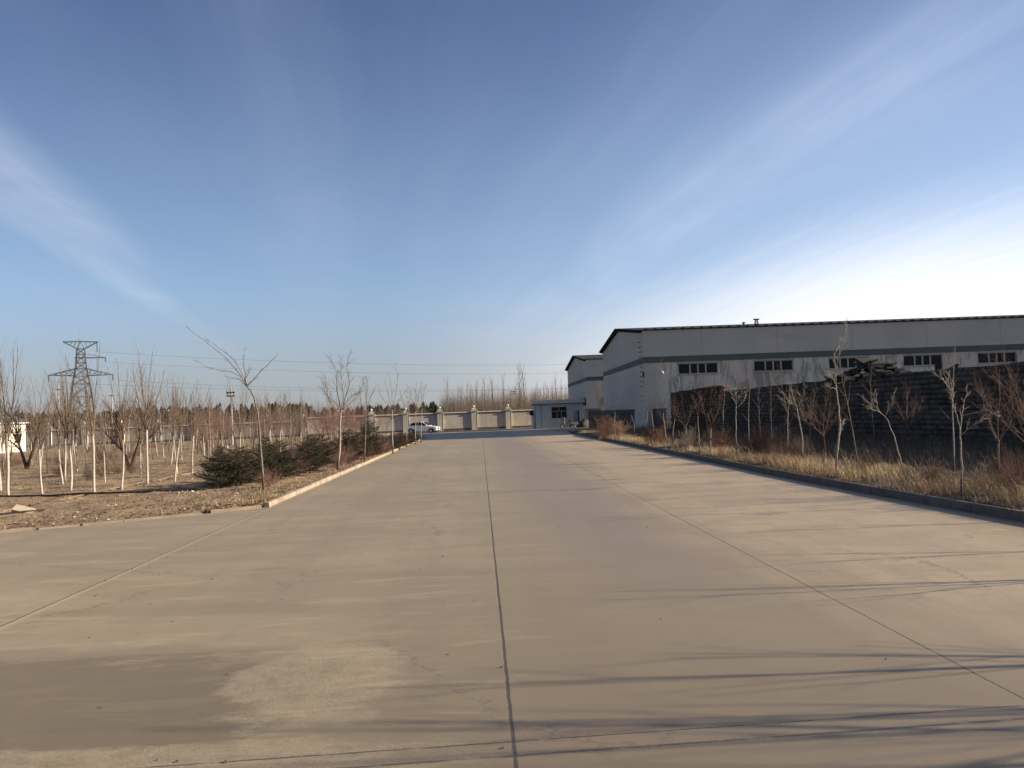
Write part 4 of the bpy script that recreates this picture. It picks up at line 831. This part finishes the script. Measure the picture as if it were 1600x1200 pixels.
for i in range(9):
    c = sp_(s0 + (s1 - s0) * rr_.uniform(.2, .8), .1, .03 + rr_.random() * .1); mw.obox(c, np.array((SD[0], SD[1], rr_.uniform(-.4, .4))) * .12, np.array((*SN, 0)) * .06, (0, 0, .02))
mb.build('boards', M_plank, o); mt.build('broken_tiles', M_lowwall, o); mw.build('pale_fragments', M_pole, o)
s2 = on_stack(1450); p = sp_(s2, .5, .17); mb = MB(); mb.obox((0, 0, 0), (.13, -.08, .02), (.12, .2, 0), (0, 0, .12)); ob = mb.build('block', M_plank); ob.location = p; tag(ob, 'single dark block sitting on the stack right of the rubble heap', 'block')
s2 = on_stack(1470); p = sp_(s2, .5, .13); mb = MB(); mb.prism([(-.22, -.13), (.2, -.12), (.28, .10), (.05, -.03)], 'y', -.15, .15); ob = mb.build('tile_shard', M_plank); ob.location = p; tag(ob, 'upturned dark shard on the stack, right of the single block', 'shard')
mb = MB(); A_, B_ = np.array((14.2, 108.)), np.array((16.9, 76.)); d_ = (B_ - A_) / np.linalg.norm(B_ - A_); n_ = np.array((d_[1], -d_[0])) * -1
Lw = np.linalg.norm(B_ - A_); rr_ = random.Random(8)
for row in range(14):
    s = 0
    while s < Lw:
        w = rr_.uniform(.4, .8); c = A_ + d_ * (s + w / 2) + n_ * (.12 + rr_.uniform(-.02, .02)); mb.obox((c[0], c[1], .08 + row * .158), (*(d_ * (w / 2 - .01)), 0), (*(n_ * .12), 0), (0, 0, .07)); s += w
o = mb.build('brick_wall', M_lowwall); tag(o, 'low dark brick wall running from the guard house to the stack', 'wall')

# ------------------------------------------------------------------ boundary walls
def boundary(name, label, px0, px1, spacing_px, height, th0, mw_, first_px, gx):
    """wall line through (8,156) turned 4 degrees; left end nearer"""
    th = R_(10); D = np.array((-cos(th), -sin(th))); P0 = np.array((gx, 156.)) 
    def s_of(px_):
        d = _ray(px_, 655); k = d[0] / d[1]; return (k * P0[1] - P0[0]) / (D[0] - k * D[1])
    s0, s1 = s_of(px0), s_of(px1); o = thing(name, label, 'wall', (P0[0], P0[1], -.6), th)
    # local x axis runs to the left end as -x
    mb = MB(); mb.box(-s1, 0, .42, -s0, .24, height - .38); mb.build('wall_panel', mw_, o)
    mb = MB(); mb.box(-s1, -.05, -.5, -s0, .29, .417); mb.build('plinth', M_plinth, o)
    mb = MB(); mb.prism([(-.09, height - .377), (-.14, height - .17), (.12, height - .002), (.38, height - .17), (.33, height - .377)], 'x', -s1, -s0); mb.build('coping', M_coping, o)
    mb = MB(); mb.box(-s1, -.17, height - .19, -s0, -.142, height - .02); mb.build('coping_edge', M_cream, o)
    px_ = first_px
    while (px_ >= min(px0, px1) - 3):
        x = -s_of(px_); pl = MB(); pl.box(x - .52, -.30, -.4, x + .52, .50, height); c = pl.build('pillar', mw_, o)
        cp = MB(); cp.box(x - .68, -.44, height + .003, x + .68, .64, height + .16); cp.box(x - .5, -.28, height + .163, x + .5, .46, height + .42)
        cp.add([(x - .5, -.28, height + .423), (x + .5, -.28, height + .423), (x + .5, .46, height + .423), (x - .5, .46, height + .423), (x - .14, .0, height + .62), (x + .14, .0, height + .62), (x + .14, .2, height + .62), (x - .14, .2, height + .62)], [(0, 3, 2, 1), (4, 5, 6, 7), (0, 1, 5, 4), (1, 2, 6, 5), (2, 3, 7, 6), (3, 0, 4, 7)])
        cp.build('pillar_cap', mw_, c)
        fn = MB(); fn.lathe([(.10, 0), (.08, .07), (.20, .16), (.25, .30), (.20, .44), (.06, .52), (.01, .56)], (x, .1, height + .615), 10); fn.build('finial', M_cream, c, True)
        tr = MB(); tr.box(x + .523, -.33, 0, x + .56, .25, height - .02); tr.build('sunlit_strip', M_cream, c)  # added cream strip: the pillar's sunlit side put into colour
        px_ -= spacing_px
    return o
boundary('boundary_wall', 'tall beige boundary wall with capped pillars across the road end', 880, 478, 53.4, 3.45, 4, M_fence, 847.5, 8.)
boundary('boundary_wall', 'lower grey boundary wall with pillars behind the nursery field', 474, -60, 57, 2.95, 4, M_fence_grey, 474., 8.)

# ------------------------------------------------------------------ guard house
gx, gy = 7.6, 114.; gh = gz(0, gy)
o = thing('guard_house', 'small pale blue prefabricated guard house at the end of the road', 'guard house', (gx, gy, gh))
mb = MB(); wx0, wx1, wz0, wz1 = 2.25, 4.45, 1.35, 3.0
mb.box(0, 0, -.3, wx0, .12, 3.35); mb.box(wx1, 0, -.3, 6.7, .12, 3.35); mb.box(wx0, 0, -.3, wx1, .12, wz0); mb.box(wx0, 0, wz1, wx1, .12, 3.35); mb.box(0, .121, -.3, .12, 5.8, 3.35); mb.box(6.58, .121, -.3, 6.7, 5.8, 3.35); mb.box(.121, 5.68, -.3, 6.579, 5.8, 3.35); mb.build('wall', M_blue, o)
mb = MB(); mb.box(-.25, -.25, 3.36, 6.95, 6.0, 3.44); mb.build('roof_trim', M_blue_dk, o)
mb = MB(); mb.prism([(-.3, 3.443), (6.95, 3.443), (6.95, 3.98), (.9, 3.93), (-.3, 3.7)], 'y', -.3, 6.05); mb.build('roof', M_blue_lt, o)
mb = MB(); mb.box(6.955, -.32, 3.0, 7.1, 6.05, 4.1); mb.build('gutter_end', M_black, o)
w = MB(); zt = 2.35
for a in ((wx0, .02, wz0, wx1, .08, wz0 + .06), (wx0, .02, wz1 - .06, wx1, .08, wz1), (wx0, .02, zt, wx1, .08, zt + .06), (wx0, .02, wz0 + .06, wx0 + .06, .08, wz1 - .06), (wx1 - .06, .02, wz0 + .06, wx1, .08, wz1 - .06), (3.3, .02, zt + .06, 3.36, .08, wz1 - .06), (3.02, .02, wz0 + .06, 3.08, .08, zt), (3.62, .02, wz0 + .06, 3.68, .08, zt)): w.box(*a)
f = w.build('window', M_winframe, o); g = MB(); g.box(wx0, .085, wz0, wx1, .10, wz1); g.build('pane', M_glass, f)
mb = MB(); mb.box(5.35, -.03, .0, 6.1, -.003, 2.35); f = mb.build('door', M_pinkwall, o); mb = MB(); mb.box(5.9, -.035, .0, 6.12, -.031, 2.4); mb.build('door_gap', M_black, f)
mb = MB(); mb.box(-.03, 1.1, 0, -.003, 2.0, 2.2); f = mb.build('door', M_blue_dk, o); mb = MB(); mb.bar((-.08, 1.25, 1.0), (-.031, 1.25, 1.0), .03); mb.build('handle', M_black, f)
mb = MB(); mb.box(.8, -.02, 0, .86, -.003, 3.3); mb.box(-.02, -.02, 0, .06, -.003, 3.3); mb.build('corner_trim', M_blue_dk, o)
mb = MB(); mb.box(-.5, 3.2, 1.9, -.003, 3.9, 2.6); mb.build('wall_unit', M_black, o)
mb = MB(); mb.box(6.8, .3, -.3, 9.2, .5, 2.5); mb.box(6.8, .25, 2.503, 9.25, .55, 2.56)
ob = mb.build('plaster_wall', M_pinkwall); ob.location = (gx, gy, gh); tag(ob, 'short pinkish plaster wall joined to the right of the guard house', 'wall')
# cargo tricycle
x, y = at(888, 664, 110.)[:2]; zt_ = gz(0, 110)
o = thing('cargo_tricycle', 'dark motor tricycle with a pale windshield parked before the guard house', 'tricycle', (x, y, zt_), R_(200))
def wheel(p, r, w, name='wheel', par=None):
    m1 = MB(); m1.tube([(p[0], p[1] - w / 2, p[2]), (p[0], p[1] - w * .3, p[2]), (p[0], p[1] + w * .3, p[2]), (p[0], p[1] + w / 2, p[2])], [r * .9, r, r, r * .9], 18); t_ = m1.build(name, M_tyre, par, False)
    m2 = MB(); m2.tube([(p[0], p[1] - w / 2 - .01, p[2]), (p[0], p[1] + w / 2 + .01, p[2])], [r * .6] * 2, 14)
    for k in range(5): a = k * 2 * pi / 5; m2.bar((p[0], p[1] - w / 2 - .015, p[2]), (p[0] + cos(a) * r * .58, p[1] - w / 2 - .015, p[2] + sin(a) * r * .58), .03)
    m2.build('rim', M_rim, t_)
wheel((.95, 0, .27), .27, .1, par=o); wheel((-.75, .45, .25), .25, .12, par=o); wheel((-.75, -.45, .25), .25, .12, par=o)
mb = MB(); mb.bar((.95, 0, .27), (.62, 0, 1.05), .06); mb.bar((.6, 0, .35), (-.9, 0, .4), .08); mb.bar((.62, -.35, 1.08), (.62, .35, 1.08), .04); mb.build('frame', M_black, o)
mb = MB(); mb.prism([(.78, .6), (.7, 1.5), (.62, 1.5), (.6, .6)], 'y', -.32, .32); mb.build('windshield', M_pinkwall, o)
mb = MB(); mb.box(-.2, -.2, .62, .3, .2, .78); mb.box(-.3, -.2, .6, -.2, .2, 1.15); mb.build('seat', M_black, o)
mb = MB(); mb.box(-1.3, -.5, .45, -.35, .5, .5); mb.box(-1.3, -.5, .5, -1.26, .5, .8); mb.box(-1.26, .46, .5, -.35, .5, .8); mb.box(-1.26, -.5, .5, -.35, -.46, .8); mb.build('cargo_box', M_blue_dk, o)
# tarp heap
mb = MB(); r = np.random.default_rng(6); n, m = 9, 16
for i in range(n):
    zf = i / (n - 1); 
    for j in range(m):
        a = 2 * pi * j / m; q = (1 - zf ** 2.2) ** .5 * (1 + .18 * sin(3 * a + 1) + r.normal(0, .05)); mb.v.append((cos(a) * 1.0 * q, sin(a) * .6 * q, zf * (1.15 + .2 * cos(a)) - .05))
for i in range(n - 1):
    for j in range(m): mb.f.append((i * m + j, i * m + (j + 1) % m, (i + 1) * m + (j + 1) % m, (i + 1) * m + j))
ob = mb.build('covered_pile', M_tarp, None, True); p = at(911, 662, 112.5); ob.location = (p[0], 112.5, gz(0, 112.5)); tag(ob, 'low pile under a black cover right of the guard house', 'covered pile')

# ------------------------------------------------------------------ car
cy = 117.5; cp = at(661, 672, cy)
o = thing('parked_car', 'white compact SUV parked before the boundary wall, left of the road end', 'car', (cp[0], cy, gz(0, cy)), R_(-14))
side = [(-2.2, .42), (-2.25, .75), (-2.18, 1.02), (-1.95, 1.10), (-1.0, 1.08), (.75, 1.04), (1.65, .96), (2.12, .84), (2.27, .66), (2.25, .36), (1.95, .28), (1.92, .5), (1.72, .72), (1.4, .76), (1.1, .7), (.92, .5), (.9, .27), (-.98, .27), (-1.0, .5), (-1.18, .7), (-1.45, .76), (-1.75, .72), (-1.94, .5), (-1.96, .3)]
mb = MB(); mb.prism(side, 'y', -.9, .9); body = mb.build('body', M_carw, o, bevel=.06)
roof = [(-1.98, 1.09), (-1.55, 1.50), (-1.1, 1.60), (-.2, 1.63), (.25, 1.57), (1.12, 1.03)]
def loft(poly, h0, h1, mat_, name, par):
    mb = MB(); n = len(poly); mb.v = [(x_, -(h0 + (h1 - h0) * (z_ - 1.03) / .6), z_) for x_, z_ in poly] + [(x_, (h0 + (h1 - h0) * (z_ - 1.03) / .6), z_) for x_, z_ in poly]
    mb.f = [tuple(range(n)), tuple(range(2 * n - 1, n - 1, -1))] + [(i, i + n, (i + 1) % n + n, (i + 1) % n) for i in range(n)]; return mb.build(name, mat_, par, bevel=.02)
loft(roof, .86, .68, M_carw, 'cabin', o)
def sidewin(poly):
    for sg in (-1, 1):
        gl = MB(); vs = [(x_, sg * (.864 + (.68 - .86) * (z_ - 1.03) / .6), z_) for x_, z_ in poly]; vs2 = [(a, b - sg * .02, c) for a, b, c in vs]; n = len(vs); gl.add(vs + vs2, [tuple(range(n)), tuple(range(2 * n - 1, n - 1, -1))] + [(i, i + n, (i + 1) % n + n, (i + 1) % n) for i in range(n)])
        gl.build('side_window', M_glass, o)
sidewin([(-1.72, 1.14), (-1.38, 1.46), (-1.0, 1.53), (-.5, 1.55), (-.5, 1.12)]); sidewin([(-.42, 1.12), (-.42, 1.55), (.18, 1.50), (.86, 1.10)])
gl = MB(); gl.add([(.34, -.66, 1.54), (.34, .66, 1.54), (1.05, .80, 1.09), (1.05, -.80, 1.09)], [(0, 1, 2, 3)]); 
for i in range(4): a = gl.v[i]; gl.v[i] = (a[0] + .03, a[1], a[2] + .035)
gl.build('windscreen', M_glass, o)
for x_ in (1.42, -1.47):
    for s_ in (-.84, .84): wheel((x_, s_, .34), .34, .2, par=o)
for s_ in (-.66, .66):
    mb = MB(); mb.obox((2.14, s_, .80), (.12, 0, -.02), (0, .18, 0), (0, 0, .07)); mb.build('headlight', M_lamp, o)
    mb = MB(); mb.obox((-2.2, s_, .92), (.05, 0, 0), (0, .16, 0), (0, 0, .09)); mb.build('tail_light', M_red, o)
    mb = MB(); mb.obox((.78, s_ * 1.5, 1.12), (.07, 0, 0), (0, .1, 0), (0, 0, .07)); mb.build('mirror', M_carw, o)
mb = MB(); mb.obox((2.26, 0, .62), (.02, 0, 0), (0, .45, 0), (0, 0, .10)); mb.obox((2.25, 0, .36), (.03, 0, 0), (0, .6, 0), (0, 0, .07)); mb.build('grille', M_black, o)
mb = MB()
for s_ in (-.905, .905): mb.box(-.46, s_ - .005, .35, -.45, s_ + .005, 1.05); mb.box(-.3, s_ - .01, .86, -.12, s_ + .01, .89); mb.box(.55, s_ - .01, .86, .7, s_ + .01, .89)
mb.build('door_trim', M_black, o)

# ------------------------------------------------------------------ white building far left
o = thing('white_building', 'small white single storey building with tall windows at the far left', 'building', (-50., 93, 0), R_(90))
bx1 = 0.; mb = MB(); wn = [(bx1 - 2.05, bx1 - .85), (bx1 - 4.6, bx1 - 3.3), (bx1 - 7.2, bx1 - 5.9)]; z0, z1 = .95, 2.65; cuts = sorted([-14, bx1] + [v for q in wn for v in q])
for i in range(len(cuts) - 1):
    a, b = cuts[i], cuts[i + 1]
    if i % 2 == 0: mb.box(a, 0, -.3, b, .25, 3.1)
    else: mb.box(a, 0, -.3, b, .25, z0); mb.box(a, 0, z1, b, .25, 3.1)
mb.box(-14, .251, -.3, bx1, 7, 3.1); mb.build('wall', M_bldw, o)
mb = MB(); mb.box(-14.3, -.35, 3.103, bx1 + .3, 7.3, 3.25); mb.build('eave', M_bldw, o)
mb = MB(); mb.prism([(-.35, 3.253), (7.3, 3.253), (6.0, 3.95), (1., 3.95)], 'x', -14.3, bx1 + .25); mb.build('roof', M_slate, o)
for a, b in wn:
    w = MB(); 
    for c in ((a, .08, z0, b, .14, z0 + .08), (a, .08, z1 - .08, b, .14, z1), (a, .08, 2.0, b, .14, 2.08), (a, .08, z0, a + .08, .14, z1), (b - .08, .08, z0, b, .14, z1), ((a + b) / 2 - .04, .075, z0, (a + b) / 2 + .04, .135, z1)): w.box(*c)
    f = w.build('window', M_bldw, o); g = MB(); g.box(a, .15, z0, b, .17, z1); g.build('pane', M_glass, f)

# ------------------------------------------------------------------ pylon, poles, wires
PY = 308.; pc = at(128, 650, PY); pb = -.6
def zpx(y_, x_=128): return at(x_, y_, PY)[2] - pb
o = thing('lattice_pylon', 'steel lattice transmission pylon far behind the wall on the left', 'pylon', (pc[0], PY, pb), R_(22))
def tower(mb, levels):
    C4 = lambda h, z: [np.array((a * h, b * h, z)) for a, b in ((-1, -1), (1, -1), (1, 1), (-1, 1))]
    for (z0, h0), (z1, h1) in zip(levels[:-1], levels[1:]):
        A, B = C4(h0, z0), C4(h1, z1)
        for i in range(4):
            j = (i + 1) % 4; mb.bar(A[i], B[i], .30); mb.bar(A[i], B[j], .17); mb.bar(A[j], B[i], .17); mb.bar(B[i], B[j], .15)
zb1, zb2, zw, zt1, ztop = zpx(620), zpx(600), zpx(576), zpx(545), zpx(533)
mb = MB(); tower(mb, [(0, 4.6), (zpx(648), 4.1), (zb1, 3.4), (zb2, 2.8), (zpx(588), 2.3), (zw, 1.75), ((zw + zt1) / 2 - 1.4, 1.6), ((zw + zt1) / 2 + 1.6, 1.4), (zt1, 1.2)]); mb.build('tower_body', M_steel, o)
def arm(name, zlow, ztip, zhi, half, h0, seg=4, up=False):
    mb = MB()
    for sg in (-1, 1):
        tip = np.array((sg * half, 0, ztip)); 
        for yy_ in (-h0, h0):
            a = np.array((sg * h0, yy_, zlow)); b = np.array((sg * h0, yy_, zhi)); mb.bar(a, tip, .2); mb.bar(b, tip, .2)
            for k in range(seg): f0, f1 = k / seg, (k + 1) / seg; mb.bar(a + (tip - a) * f0, b + (tip - b) * f1, .12); mb.bar(b + (tip - b) * f0, a + (tip - a) * f1, .1) if k < seg - 1 else None
        for k in range(1, seg): f = k / seg; mb.bar(np.array((sg * h0, -h0, zlow)) * (1 - f) + tip * f, np.array((sg * h0, h0, zlow)) * (1 - f) + tip * f, .1)
    return mb.build(name, M_steel, o)
arm('crossarm', zpx(587), zpx(586), zw, 10.6, 1.8, 5); 
mb = MB(); zt = zt1                                        # wide head, an upturned frame
for sg in (-1, 1):
    for yy_ in (-1.5, 1.5):
        lo_ = np.array((sg * 1.2, yy_ * .8, zt)); tip = np.array((sg * 5.6, yy_, ztop - .3)); top_ = np.array((0, yy_, ztop - .1)); mb.bar(lo_, tip, .2); mb.bar(top_, tip, .18); mb.bar(lo_, top_, .14)
        for k in (1, 2, 3): f = k / 4; mb.bar(lo_ + (tip - lo_) * f, top_ + (tip - top_) * f, .11)
    mb.bar((sg * 5.6, -1.5, ztop - .3), (sg * 5.6, 1.5, ztop - .3), .18)
mb.build('head_frame', M_steel, o)
mb = MB(); zm = zpx(559); mb.bar((-2, -1.8, zm), (8.2, -.4, zm), .22); mb.bar((-2, 1.8, zm), (8.2, .4, zm), .22); mb.bar((1.8, 0, zm + 1.4), (8.2, 0, zm), .14); mb.build('crossarm', M_steel, o)
for x_, z_, l_ in ((5.4, ztop - .5, 3.4), (10.4, zpx(586), 2.2), (-10.4, zpx(586), 2.2), (8.1, zm, 1.6)):
    mb = MB(); mb.tube([(x_, 0, z_), (x_, 0, z_ - l_)], [.16, .16], 6)
    for k in range(5): mb.lathe([(.1, 0), (.3, .05), (.1, .1)], (x_, 0, z_ - l_ + .3 + k * (l_ - .5) / 5), 8)
    mb.build('insulator', M_steel, o)
# the next pylon of the line stands outside the photograph to the right; the wires lead to it
o2 = thing('lattice_pylon', 'steel lattice transmission pylon beyond the warehouses, next on the line', 'pylon', (205, 420, pb), R_(22))
for c in list(o.children): link(c.name.split('.')[0], c.data, o2)
wires = [('arm', (12 * cos(R_(22)), 12 * sin(R_(22)), zpx(586) - 2.2)), ('arm', (-12 * cos(R_(22)), -12 * sin(R_(22)), zpx(586) - 2.2)), ('mid', (8.1 * cos(R_(22)), 8.1 * sin(R_(22)), zm - 1.6)), ('top', (5.4 * cos(R_(22)), 5.4 * sin(R_(22)), ztop - 3.9))]
for i, (k, (dx, dy, dz)) in enumerate(wires):
    a = np.array((pc[0] + dx, PY + dy, pb + dz)); b = np.array((205 + dx, 420 + dy, pb + dz)); pts = []
    for j in range(33): f = j / 32; p = a + (b - a) * f; p[2] -= 7.5 * 4 * f * (1 - f); pts.append(p)
    mb = MB(); mb.tube(pts, .028, 4); ob = mb.build('power_line', M_steel); tag(ob, ['lowest near power line sagging to the right from the pylon crossarm', 'far low power line from the other end of the pylon crossarm', 'middle power line from the short pylon arm', 'top power line from the pylon head'][i], 'power line', 'power lines from the pylon')
def pole(label, px_, ytop, Y_, r0, arms, dark=False):
    p = at(px_, ytop, Y_); g_ = gz(0, Y_) + (.0 if Y_ > 110 else .05); h = p[2] - g_; o = thing('utility_pole', label, 'pole', (p[0], Y_, g_))
    mb = MB(); mb.tube([(0, 0, -.3), (0, 0, h)], [r0, r0 * .65], 10); mb.build('post', M_pole, o)
    for z_, w_ in arms:
        mb = MB(); mb.box(-w_, -.22, h - z_ - .06, w_, -.12, h - z_ + .06); c = mb.build('crossarm', M_black, o); mb = MB()
        for q in (-w_ * .85, w_ * .85): mb.lathe([(.05, 0), (.09, .06), (.06, .14), (.09, .2), (.02, .26)], (q, -.17, h - z_ + .063), 8)
        mb.build('insulator', M_pole, c)
pole('utility pole with one short crossarm just left of the lattice pylon', 91, 600, 150., .19, [(1.0, .45)])
pole('pale thin utility pole right of the lattice pylon', 175, 616, 170., .16, [(.3, .5)])
pole('utility pole with a double crossarm left of the leaning bare tree', 361, 608, 84., .11, [(.35, .42), (.7, .4)])
def street_lamp(label, px_, ytop, Y_):
    p = at(px_, ytop, Y_); g_ = gz(0, Y_); h = p[2] - g_; o = thing('street_lamp', label, 'street lamp', (p[0], Y_, g_)); mb = MB(); mb.tube([(0, 0, -.2), (0, 0, h - .6), (.3, 0, h - .1), (1.0, 0, h)], [.1, .07, .06, .05], 8); mb.build('post', M_pole, o)
    mb = MB(); mb.obox((1.3, 0, h), (.6, 0, .05), (0, .2, 0), (0, 0, .10)); mb.build('lamp_head', M_cream, o)
street_lamp('street lamp with a white head behind the grey boundary wall', 250, 642, 190.)
street_lamp('small street lamp rising behind the tall beige boundary wall', 716, 617, 175.) if False else None
pole('short dark utility pole among the bare trees behind the beige wall', 802, 610, 185., .14, [(.3, .7), (.8, .7)])

# ------------------------------------------------------------------ trees beyond the walls
far = [full_tree('farpop', 500 + i, 10 + (i % 3), M_twig_far, [M_twig_far, M_twig_warm][i % 2], .11, .02) for i in range(8)]
r = random.Random(31)
tall = {690 + 5: 592, 742: 596, 757: 588, 770: 590, 785: 585, 813: 571, 818: 574, 841: 598, 868: 588, 875: 598, 728: 598, 712: 604}
def far_tree(px_, ytop, Y_, label, group):
    p = at(px_, ytop, Y_); g_ = -.6; k = r.randrange(8); s_ = (p[2] - g_) / (10.2 + (k % 3)); place('poplar', far[k], label, 'tree', p[0], Y_, g_, r.uniform(0, 6), s_, group)
TL = ['left end of the copse', 'third tall from the left in the copse', 'close beside it on the right of the copse middle', 'in the centre of the copse', 'just right of the copse centre']
for i, (px_, yt) in enumerate(sorted(tall.items())):
    lb = 'slender bare poplar rising above the copse behind the beige wall'
    lb = ['first', 'second', 'third', 'fourth', 'fifth', 'sixth', 'seventh', 'eighth', 'ninth', 'tenth', 'eleventh', 'twelfth'][i] + ' from the left of the tall poplars rising above the copse'
    if px_ == 813: lb = 'tallest bare poplar, standing alone above the right half of the copse'
    if px_ == 868: lb = 'tall bare poplar behind the guard house roof'
    far_tree(px_, yt, 190. + (px_ % 7), lb, 'poplars rising above the copse')
for i in range(95):
    px_ = r.uniform(694, 895); yt = 640 - (px_ - 690) * .02 - r.uniform(8, 38) * min(1, (px_ - 680) / 30); far_tree(px_, yt, r.uniform(172, 235), 'bare poplar in the copse behind the beige wall', 'bare poplars in the copse')
for i in range(110):
    px_ = r.uniform(-30, 690); yt = r.gauss(628, 10) if px_ < 470 else r.gauss(635, 6); yt = max(yt + (.5 if px_ > 300 else 6), 590); far_tree(px_, yt, r.uniform(165, 260), 'distant bare tree beyond the boundary wall on the left', 'distant bare trees on the left')
# brush of thin stems under the copse, one mass
def brush(name, label, x0f, x1f, n, Y0, Y1, h0, h1, m, seed, wd=.03):
    r_ = np.random.default_rng(seed); y = r_.uniform(Y0, Y1, n); f = r_.uniform(x0f, x1f, n); x = f * y; h = r_.uniform(h0, h1, n) * (.75 + .5 * vnoise(x, y, 6, seed))
    dx = r_.normal(0, .16, n); w = r_.uniform(wd * .5, wd, n); P = np.stack([x, y, np.full(n, -.7)], 1); top_ = P + np.stack([dx * h, r_.normal(0, .12, n) * h, h], 1); a = r_.uniform(0, pi, n); W_ = np.stack([np.cos(a), np.sin(a), 0 * a], 1) * w[:, None]; W2 = np.stack([-np.sin(a), np.cos(a), 0 * a], 1) * w[:, None]
    V = np.stack([P + W_, P - W_ + W2, P - W2, top_], 1).reshape(-1, 3); b = np.arange(n)[:, None] * 4; T = np.concatenate([b + (0, 1, 3), b + (1, 2, 3), b + (2, 0, 3)]); c = np.array((.19, .145, .11))[None] * r_.uniform(.6, 1.3, (n, 1)); o = link(name, fastmesh(name, V, T, m, np.repeat(c, 4, 0))); tag(o, label, 'brushwood', kind='stuff')
brush('brushwood', 'dense bare brushwood filling the copse behind the beige wall', -.045, .125, 11000, 170, 215, 3.5, 8.5, M_grass, 1, .035)
brush('distant_brushwood', 'thin brown haze of twigs along the left horizon', -.66, -.06, 15000, 200, 330, 3.5, 8.5, M_grass, 2, .035)
# far belt of dark conifers, a mass
r_ = np.random.default_rng(12); V = []; T = []; Cc = []
for i in range(620):
    y = r_.uniform(235, 300); x = y * (r_.uniform(-.66, -.03)); H_ = r_.uniform(5.6, 7.4) * (1.12 if x < -.2 * y else .82) * (.85 + .3 * float(vnoise(x, y, 12, 3))); Rr = H_ * r_.uniform(.2, .3); n = 130
    zf = r_.random(n) ** .8; a = r_.uniform(0, 6.28, n); q = (1 - zf) * Rr * r_.uniform(.6, 1.1, n); c = np.stack([x + np.cos(a) * q, y + np.sin(a) * q, -.6 + zf * H_], 1); out = np.stack([np.cos(a), np.sin(a), -.3 + 0 * a], 1); sd = np.stack([-np.sin(a), np.cos(a), 0 * a], 1); s_ = r_.uniform(.35, .7, n)[:, None]
    v = np.stack([c - sd * s_ * .6, c + sd * s_ * .6, c + out * s_ + np.array((0, 0, .0)), c + np.array((0, 0, 1.)) * s_ * 1.2], 1).reshape(-1, 3); o_ = sum(len(k) for k in V); b = o_ + np.arange(n)[:, None] * 4; V.append(v); T.append(np.concatenate([b + (0, 1, 3), b + (0, 2, 1), b + (0, 3, 2), b + (1, 2, 3)])); Cc.append(np.repeat(np.array((.030, .034, .024))[None] * r_.uniform(.6, 1.5, (n, 1)), 4, 0))
o = link('conifer_belt', fastmesh('conifer_belt', np.concatenate(V), np.concatenate(T), M_needle, np.concatenate(Cc))); tag(o, 'far dark belt of conifers behind the boundary walls', 'conifer wood', kind='stuff')

# ------------------------------------------------------------------ small things on the left ground
def hose(label, pxs, r0=.022):
    pts = []
    for i, (a, b) in enumerate(pxs): x, y = G(a, b, .09); pts.append(np.array((x, y, field_z(x, y) + .045)))
    out = []
    for a, b in zip(pts, pts[1:]):
        n = max(2, int(np.linalg.norm(b - a) / .4))
        for k in range(n): p = a + (b - a) * k / n; p[2] = field_z(p[0], p[1]) + .05; p[1] += .05 * sin(p[0] * 2.1); out.append(p)
    mb = MB(); mb.tube(out, r0, 6); o = mb.build('irrigation_hose', M_hose, None, True); tag(o, label, 'hose')
hose('long black irrigation hose lying along the foot of the limewashed saplings', [(-60, 781), (0, 778), (80, 774), (150, 772), (220, 770), (300, 766), (345, 765)], .03)
hose('short black hose end on the soil near the broken slab', [(-20, 805), (40, 800), (100, 794)], .02)
def stone(label, px_, py_, s_, m, name='broken_slab', rot=0, tl=.45):
    x, y = G(px_, py_, .1); mb = MB(); mb.obox((0, 0, 0), (s_, 0, 0), (0, s_ * .55, 0), (0, 0, s_ * .22)); o = mb.build(name, m, None, False, .01); o.location = (x, y, field_z(x, y) + s_ * .25); o.rotation_euler = (tl, .3, rot); tag(o, label, name.replace('_', ' ')); return o
stone('pale broken concrete slab tilted on the soil at the far left, nearest to the road', 37, 799, .26, M_stone, rot=.2)
def stick(label, a, b, z1, r0, m):
    x0, y0 = G(*a, .1); p = at(b[0], b[1], y0 - .1); z0 = field_z(x0, y0); mb = MB(); mb.tube([(x0, y0, z0 - .02), (p[0], y0 - .1, p[2])], [r0, r0 * .8], 6); o = mb.build('stick', m); tag(o, label, 'stick')
stick('short pale stick poking up from the soil near the kerb end', (272, 781), (280, 770), .2, .022, M_cream)
x, y = G(232, 694, .1); mb = MB(); mb.lathe([(.16, 0), (.2, .5), (.21, .52), (.19, .56)], (0, 0, 0), 12); o = mb.build('green_bucket', M_green); o.location = (x, y, field_z(x, y)); o.scale = (1.3, 1.3, 1.3); tag(o, 'small green bucket standing in the field right of the pylon', 'bucket')
for i, (a, b, lb) in enumerate(((352, 702, 'white scrap caught among the saplings left of the leaning tree'), (300, 768, 'white scrap of litter near the front hose'), (180, 788, 'white crumb of litter between the hose and the road edge'))):
    x, y = G(a, b, .1); s_ = .06 + .004 * y; mb = MB(); mb.add([(-1, 0, 0), (1, .1, .1), (.8, .3, .9), (-.5, .2, 1.1), (0, -.4, .5), (.1, .5, .4)], [(0, 4, 3), (4, 1, 2), (4, 2, 3), (0, 1, 4), (0, 3, 5), (3, 2, 5), (2, 1, 5), (0, 5, 1)]); o = mb.build('litter_scrap', M_lamp); o.location = (x, y, field_z(x, y)); o.scale = (s_,) * 3 if i == 0 else (s_ * .35,) * 3; tag(o, lb, 'litter')
x, y = -7.15, 21.72; mb = MB(); mb.tube([(x, y, -.03), (x + .005, y, .085)], [.05, .05], 10); o = mb.build('pipe_stub', M_hose); tag(o, 'black pipe stub at the broken end of the low left kerb', 'pipe')
